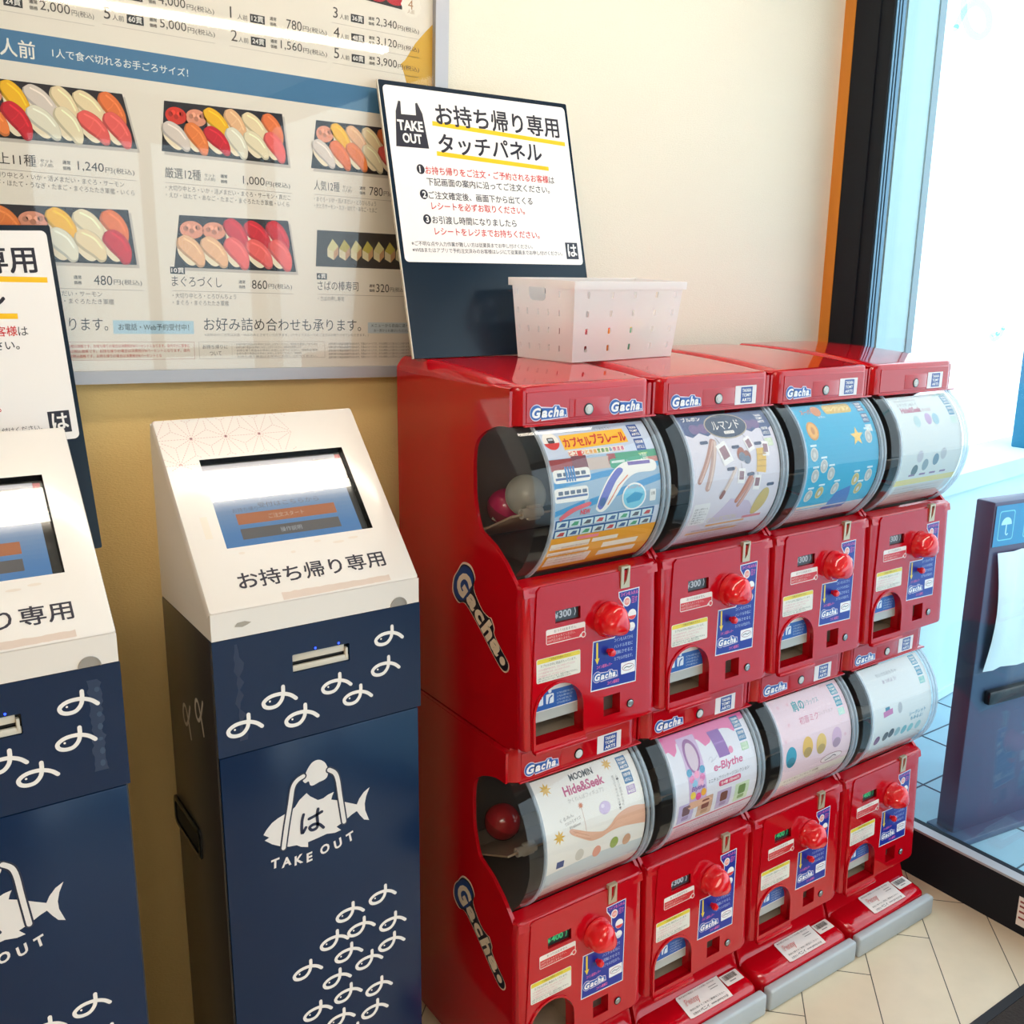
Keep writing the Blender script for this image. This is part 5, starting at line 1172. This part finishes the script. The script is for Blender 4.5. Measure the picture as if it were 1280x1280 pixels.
def card_mixed():
    c = Canvas(); c.rect(0, V0, U1, V1, (224, 230, 232), 1)
    c.text('ちいさなおもちゃ', .050, .055, h=.0085, w=.075, col=(120, 130, 140), L=3, up=-1).text('あつめよう!', .062, .072, h=.0085, w=.05, col=(140, 120, 150), L=3, up=-1)
    c.rect(.048, .1230, .064, .1320, (60, 130, 160), 3).poly([(.040, .1320), (.074, .1290), (.075, .1420), (.041, .1450)], (196, 120, 176), 4)
    c.oval(.102, .135, .0080, .0130, (180, 184, 192), 3).text('シークレット', .138, .1650, h=.0100, w=.064, col=(60, 150, 186), L=3, up=-1, off=.03).text('もあるよ!', .146, .1770, h=.0090, w=.046, col=(60, 150, 186), L=3, up=-1, off=.03)
    for x, y, k in ((.030, .200, (120, 60, 110)), (.060, .197, (60, 60, 66)), (.080, .193, (60, 64, 76)), (.104, .196, (150, 186, 196)), (.130, .198, (110, 180, 196)), (.156, .200, (130, 196, 206)), (.186, .200, (150, 200, 210))): c.oval(x, y, .0100, .0125, k, 3)
    c.rect(0, .2250, U1, V1, (216, 216, 214), 2)
    for k in range(6): c.text('商品の仕様は予告なく変わる場合があります。ご了承ください。', .014, .2360 + .0080 * k, h=.0045, w=.18, col=(150, 150, 156), L=4, up=-1)
    marks(c, .1880, .0300, '400', (60, 150, 186), (90, 190, 190)); return c

# ---- shared meshes
ME = dict(panel=make_panel(), chute=make_chute(), flap=make_flap(), fp=make_flap_print(False), fpp=make_flap_print(True), knob=make_knob(), lever=make_lever(), slot=make_slot(), bin=make_bin(),
          tray=make_tray(), axle=make_axle(), drum=make_drum(), rimA=make_rim(.0355), rimB=make_rim(.2690), rimC=make_rim(.2800, .0050), base=make_base(), bumper=make_bumper(), bar=make_barcode(),
          hu=make_housing(False), hl=make_housing(True), hdu=make_header(True), hdl=make_header(False),
          keyp=make_lock(.2272, PY(.161) - .0005, .1613).mesh('key_lock', [STEEL, BLACK]), keyh=make_lock(.1475, -.0011, .6815, .0078).mesh('header_lock', [mat('white_lock_face', (220, 222, 222), .3), BLACK]))
m = MB(); fp = lambda x, z, d: (x, -d, z)
m.plate([(rrect(.0240, .2660, .6655, .7150, .002), -.001), (rrect(.0240, .2660, .6655, .7150, .002), .0003), (rrect(.0244, .2656, .6659, .7146, .002), .0006)], [], fp, 0)
m.plate([(rrect(.1080, .1920, .6690, .7010, .002), .0), (rrect(.1080, .1920, .6690, .7010, .002), .0008), (rrect(.1086, .1914, .6696, .7004, .002), .0011)], [], fp, 0)
ME['plate'] = m.mesh('header_plate', RED, 30)
ME['n1'], ME['n2'], ME['n3'] = make_stickers()
ME['own'] = make_owner_sticker().mesh('owner_sticker', lambda u, v, d: base_map(u + .0985, v, d), STICK)
c = Canvas(); gacha(c, .0310, .6725, .070, .0190); hm = lambda u, v, d: (u, -.0012 - d, v)
ME['logo'] = c.mesh('letter_sticker', hm, STICK)
c = Canvas(); gacha(c, .1925, .6725, .070, .0190); ME['logo2'] = c.mesh('letter_sticker_right', hm, STICK)
c = Canvas(); maker(c, .1900, .6645 + .003, .0560, .0345); ME['maker'] = c.mesh('maker_sticker', hm, STICK)
# side lettering on the left flank: runs down towards the front
c = Canvas(); B_ = (26, 66, 134); W_ = (236, 216, 196); K_ = (24, 22, 40)
ang_s = atan2(.105, .133); ca, sa = cos(ang_s), sin(ang_s)
def SD(t, n): n *= 1.22; t = t * 1.0 + .003; return (.1475 - (t * ca + n * sa), .3666 - t * sa + n * ca)       # (y, z) local; t along the word, n across
def sblob(pts, col, L): c.poly([SD(a, b) for a, b in pts], col, L)
out = spline([(-.032, .004), (-.030, .026), (-.010, .040), (.012, .036), (.022, .020), (.060, .014), (.082, .020), (.088, .024), (.104, .020), (.112, .012), (.140, .010), (.168, .010), (.176, .000), (.168, -.011), (.140, -.014), (.06, -.014), (.020, -.018), (.006, -.032), (-.018, -.032), (-.032, -.014), (-.032, .004)], 4)[:-1]
sblob(out, (240, 206, 190), 1); sblob([(a * .975 + .0015, b * .91) for a, b in out], K_, 2)
sblob(spline([(-.029, .002), (-.024, .024), (-.006, .034), (.010, .030), (.018, .010), (.016, -.014), (.002, -.027), (-.016, -.027), (-.028, -.014), (-.029, .002)], 4)[:-1], B_, 3)
def letter(ch, t, n, w, h, L=4):
    vs, fs = glyphs(ch, .05, .12)
    x0 = min(v[0] for v in vs); x1 = max(v[0] for v in vs); y0 = min(v[1] for v in vs); y1 = max(v[1] for v in vs)
    c.items.append(([SD(t + (a - x0) / (x1 - x0) * w, n + (b - y0) / (y1 - y0) * h) for a, b in vs], fs, W_, L))
for ch, t, n, w, h in (('G', -.021, -.019, .036, .043), ('a', .018, -.011, .029, .021), ('c', .050, -.011, .027, .021), ('h', .080, -.011, .030, .030), ('a', .112, -.010, .030, .020), ('.', .147, -.007, .016, .013)): letter(ch, t, n, w, h)
ME['side'] = c.mesh('side_letters', lambda u, v, d: (-.0004 - d, u, v), STICK)

CARDS = [(card_trains, 'printed card of toy trains'), (card_sweets, 'printed card of biscuits and sweets'), (card_coins, 'blue printed card of collectible coins'), (lambda: card_hideseek(True), 'pale printed card with daylight washout painted into its colours')], \
        [(lambda: card_hideseek(False), 'white printed card with a hand'), (card_package, 'pink and white printed card of toy packages'), (card_figures, 'pink printed card of small figures'), (card_mixed, 'pale blue white printed card of small toys')]
PRICES = [[('300', 0), ('300', 0), ('300', 0), ('300', 0)], [('400', 1), ('300', 0), ('400', 1), ('400', 1)]]
LBL = [['red upper capsule machine nearest the kiosk, with a toy train card', 'red upper capsule machine with a card of biscuits and sweets', 'red upper capsule machine with the bright blue coin card', 'red upper capsule machine nearest the window, with a pale card, daylight washout painted in'],
       ['red lower capsule machine nearest the kiosk, with a white card showing a hand', 'red lower capsule machine with a card of pink toy packages', 'red lower capsule machine with a pink card of small figures', 'red lower capsule machine nearest the window, with a pale blue white card']]
X0, Y0, PITCH, DZ = .845, 1.2186, .300, .6125
for lv in (0, 1):
    for i in range(4):
        root = empty('capsule_machine', (X0 + PITCH * i, Y0, DZ if lv == 0 else 0.0), LBL[lv][i], 'capsule machine', 'red capsule machines in two tiers')
        hs = place('housing', ME['hu' if lv == 0 else 'hl'], root)
        place('side_lettering', ME['side'], hs, 'blue and white lettering on the side')
        hd = place('header', ME['hdu' if lv == 0 else 'hdl'], root)
        place('header_plate', ME['plate'], hd); place('key_lock', ME['keyh'], hd, 'round steel lock')
        if not (lv == 0 and i == 3): place('letter_sticker', ME['logo'], hd, 'blue and white lettering sticker')
        if lv == 0 and i == 0: place('letter_sticker', ME['logo2'], hd, 'blue and white lettering sticker')
        else: place('maker_sticker', ME['maker'], hd, 'white sticker with a blue square')
        pn = place('control_panel', ME['panel'], root)
        val, gr = PRICES[lv][i]
        pw = place('price_window', make_price(val, gr), pn, 'dark price window'); place('price_digits', make_digits(val, gr), pn, 'price figures')
        place('price_notice', ME['n1'], pn, 'red and white notice sticker'); place('caution_sticker', ME['n2'], pn, 'white caution sticker with yellow top')
        place('instruction_sticker', ME['n3'], pn, 'blue instruction sticker'); place('key_lock', ME['keyp'], pn, 'small round lock')
        place('coin_slot', ME['slot'], pn, 'steel coin slot plate'); place('coin_lever', ME['lever'], pn, 'red coin return lever')
        place('turn_knob', ME['knob'], pn, 'round red turning knob')
        place('return_pocket', MB().box(.164, .208, PY(.17) + .020, PY(.17) + .022, .147, .190).mesh('return_pocket', DARK, 0), pn)
        ch = place('outlet_chute', ME['chute'], root, 'tan capsule outlet')
        if not (lv == 1 and i == 0):
            fl = place('outlet_flap', ME['flap'], ch, 'grey outlet flap'); place('flap_sticker', ME['fpp' if i == 3 else 'fp'], ch, 'blue pictogram sticker')
        place('capsule_bin', ME['bin'], root, 'dark inside of the capsule bin')
        place('capsule_tray', ME['tray'], root, 'tan sloping tray')
        dr = place('clear_drum', ME['drum'], root, 'clear plastic drum window')
        for q in ('rimA', 'rimB', 'rimC'): place('drum_rim', ME[q], dr)
        fn, lab = CARDS[lv][i]
        place('display_card', fn().mesh('display_card', CM, PRINT, eps=.00012, bend=.009), dr, lab)
        place('axle', ME['axle'], dr, 'cloudy plastic axle end')
        if lv == 1:
            bs = place('base', ME['base'], root); place('bumper', ME['bumper'], bs, 'grey front bumper')
            place('owner_sticker', ME['own'], bs, 'white owner sticker with red lettering'); place('barcode_sticker', ME['bar'], bs, 'white barcode sticker')

# ---- capsules in the drums
def capsule(loc, r, tilt, top, bottom, label, strip=True):
    e = empty('toy_capsule', loc, label, 'capsule', 'capsules inside the machine drums'); e.rotation_euler = tilt
    n = 10; up = [(r * cos(pi / 2 * i / n), r * sin(pi / 2 * i / n)) for i in range(n + 1)]
    place('upper_half', MB().lathe(up, (0, 0, 0), 'z', 28).mesh('capsule_top', top, 60), e)
    place('lower_half', MB().lathe([(r * 1.02, .002), (r * 1.02, -.002)] + [(a, -b) for a, b in up], (0, 0, 0), 'z', 28).mesh('capsule_bottom', bottom, 60), e)
    if strip:
        c = Canvas(); c.rect(0, 0, .030, .012, (226, 218, 206), 1).rect(.003, .0075, .026, .0090, (120, 114, 110), 2).rect(.003, .0035, .022, .0050, (120, 114, 110), 2)
        place('paper_strip', c.mesh('capsule_strip', lambda u, v, d: ((r * .99 + d) * cos(u / r + 3.6) * .93, (r * .99 + d) * sin(u / r + 3.6) * .93, v - .018), PRINT), e, 'white paper strip')
    return e
PINK = mat('pink_capsule_plastic', (214, 34, 104), .12, coat=.4); PINKD = mat('dark_pink_capsule_plastic', (150, 40, 70), .2)
CRED = mat('red_capsule_plastic', (178, 34, 42), .12, coat=.4); CREDD = mat('dull_red_capsule_plastic', (140, 30, 34), .2)
CCLR = clear_mat('capsule_clear', (.93, .94, .95), 1.6, .38, (.92, .93, .95), .04); CWHT = mat('greenish_white_plastic', (216, 222, 204), .25)
capsule((.925, Y0 + .137, .6125 + .4985), .0335, (.5, .2, 0), PINK, PINKD, 'pink toy capsule on the tray in the upper left drum')
ck = capsule((.920, Y0 + .0700, .6125 + .5330), .0345, (1.1, -.9, 0), CCLR, CWHT, 'clear toy capsule in front of the pink one in the upper left drum', strip=False)
m = MB(); m.lathe([(0, -.016), (.014, -.014), (.018, 0), (.010, .012), (0, .016)], (0, -.004, 0), 'z', 9); m.box(.004, .020, -.012, .012, -.012, .014, .004)
place('toy_inside', m.mesh('capsule_toy', CWHT, 60), ck, 'pale toy inside the clear capsule')
capsule((.922, Y0 + .1330, .5035), .0345, (.3, .3, 0), CRED, CREDD, 'red toy capsule on the tray in the lower left drum', strip=False)
for i in (1, 2, 3):
    for lv in (0, 1):
        col = [(PINK, PINKD), (CRED, CREDD), (CCLR, CWHT)][(i + lv) % 3]
        capsule((X0 + PITCH * i + .075 + .03 * lv, Y0 + .135, (.6125 if lv == 0 else 0) + .4985), .033, (.4, .2 * i, 0), col[0], col[1],
                ('toy capsule at the back of the ' + ('upper ' if lv == 0 else 'lower ') + 'drum ' + ['', 'behind the sweets card', 'behind the coin card', 'behind the pale card nearest the window'][i]) if lv == 0 else ('toy capsule at the back of the lower drum ' + ['', 'behind the toy package card', 'behind the figure card', 'nearest the window'][i]), strip=False)

# ================================================================== BASKET ON TOP
bk = empty('plastic_basket', (1.080, 1.376, 1.3545), 'white translucent plastic basket with small holes on top of the red machines', 'basket')
bw, bd, bh = .276, .110, .143; fl = .012
BYAW, BPIT = radians(7), radians(2.9)
RB = Matrix.Rotation(BPIT, 4, 'X') @ Matrix.Rotation(BYAW, 4, 'Z')
bk.rotation_euler = RB.to_euler()
def corner(sx, sy, t): return Vector(((-fl * t - .032 * sy) if sx == 0 else bw + fl * t + .004 * sy, -fl * .7 * t if sy == 0 else bd + fl * t, bh * t))
def wall(a, b, cols, rows, handle, outn):
    def mp(u, v, d): 
        p = corner(*a, v).lerp(corner(*b, v), u); q = p + Vector(outn) * d; return tuple(q)
    hs = []
    for r in rows:
        for u in cols:
            if handle and .20 < u < .60 and r > .74: continue
            hs.append(rrect(u - .0135, u + .0135, r - .040, r + .040, .010, 2))
    if handle: hs.append(rrect(.27, .54, .735, .93, .06, 4))
    m.plate([(rrect(0, 1, 0, 1, .002, 1), -.0022), (rrect(0, 1, 0, 1, .002, 1), 0)], hs, mp, .0022)
m = MB(); R4 = (.16, .38, .60, .83); cs = (.12, .33, .54, .75, .93)
cl = (.07, .23, .41, .58, .76)
wall((0, 1), (0, 0), cl, R4, True, (-1, 0, 0)); wall((0, 0), (1, 0), cs, R4, False, (0, -1, 0)); wall((1, 0), (1, 1), cl, R4, True, (1, 0, 0)); wall((1, 1), (0, 1), cs, R4, False, (0, 1, 0))
m.prism([(0, 0), (bw, 0), (bw + .004, bd), (-.032, bd)], 0, .0022, 'z')
place('body', m.mesh('basket_body', BASKET, 30), bk)
m = MB(); t = 1.0
o = [corner(0, 0, t), corner(1, 0, t), corner(1, 1, t), corner(0, 1, t)]; e = .006
def ring(off, z): return [(o[0].x - off, o[0].y - off, z), (o[1].x + off, o[1].y - off, z), (o[2].x + off, o[2].y + off, z), (o[3].x - off, o[3].y + off, z)]
m.loft([ring(.0002, bh - .014), ring(.0040, bh - .014), ring(.0045, bh), ring(-.002, bh), ring(-.0022, bh - .002)], False, False)
place('rim', m.mesh('basket_rim', BASKET, 0), bk, 'turned down white rim')
inside = [((.048, .052), CRED, CREDD, 'red empty capsule inside the white basket'), ((.135, .052), PINK, mat('orange_capsule_plastic', (226, 140, 60), .2), 'pink and orange capsule inside the white basket'),
          ((.222, .055), mat('yellow_capsule_plastic', (226, 200, 90), .2), mat('green_capsule_plastic', (120, 190, 160), .2), 'yellow and green capsule inside the white basket')]
for (x, y), a, b, lab in inside:
    q = capsule(Vector((1.080, 1.376, 1.3545)) + RB @ Vector((x, y, .0022 + .0335)), .0325, (.3, .5, x * 9), a, b, lab, strip=False); q['group'] = 'capsules in the basket'
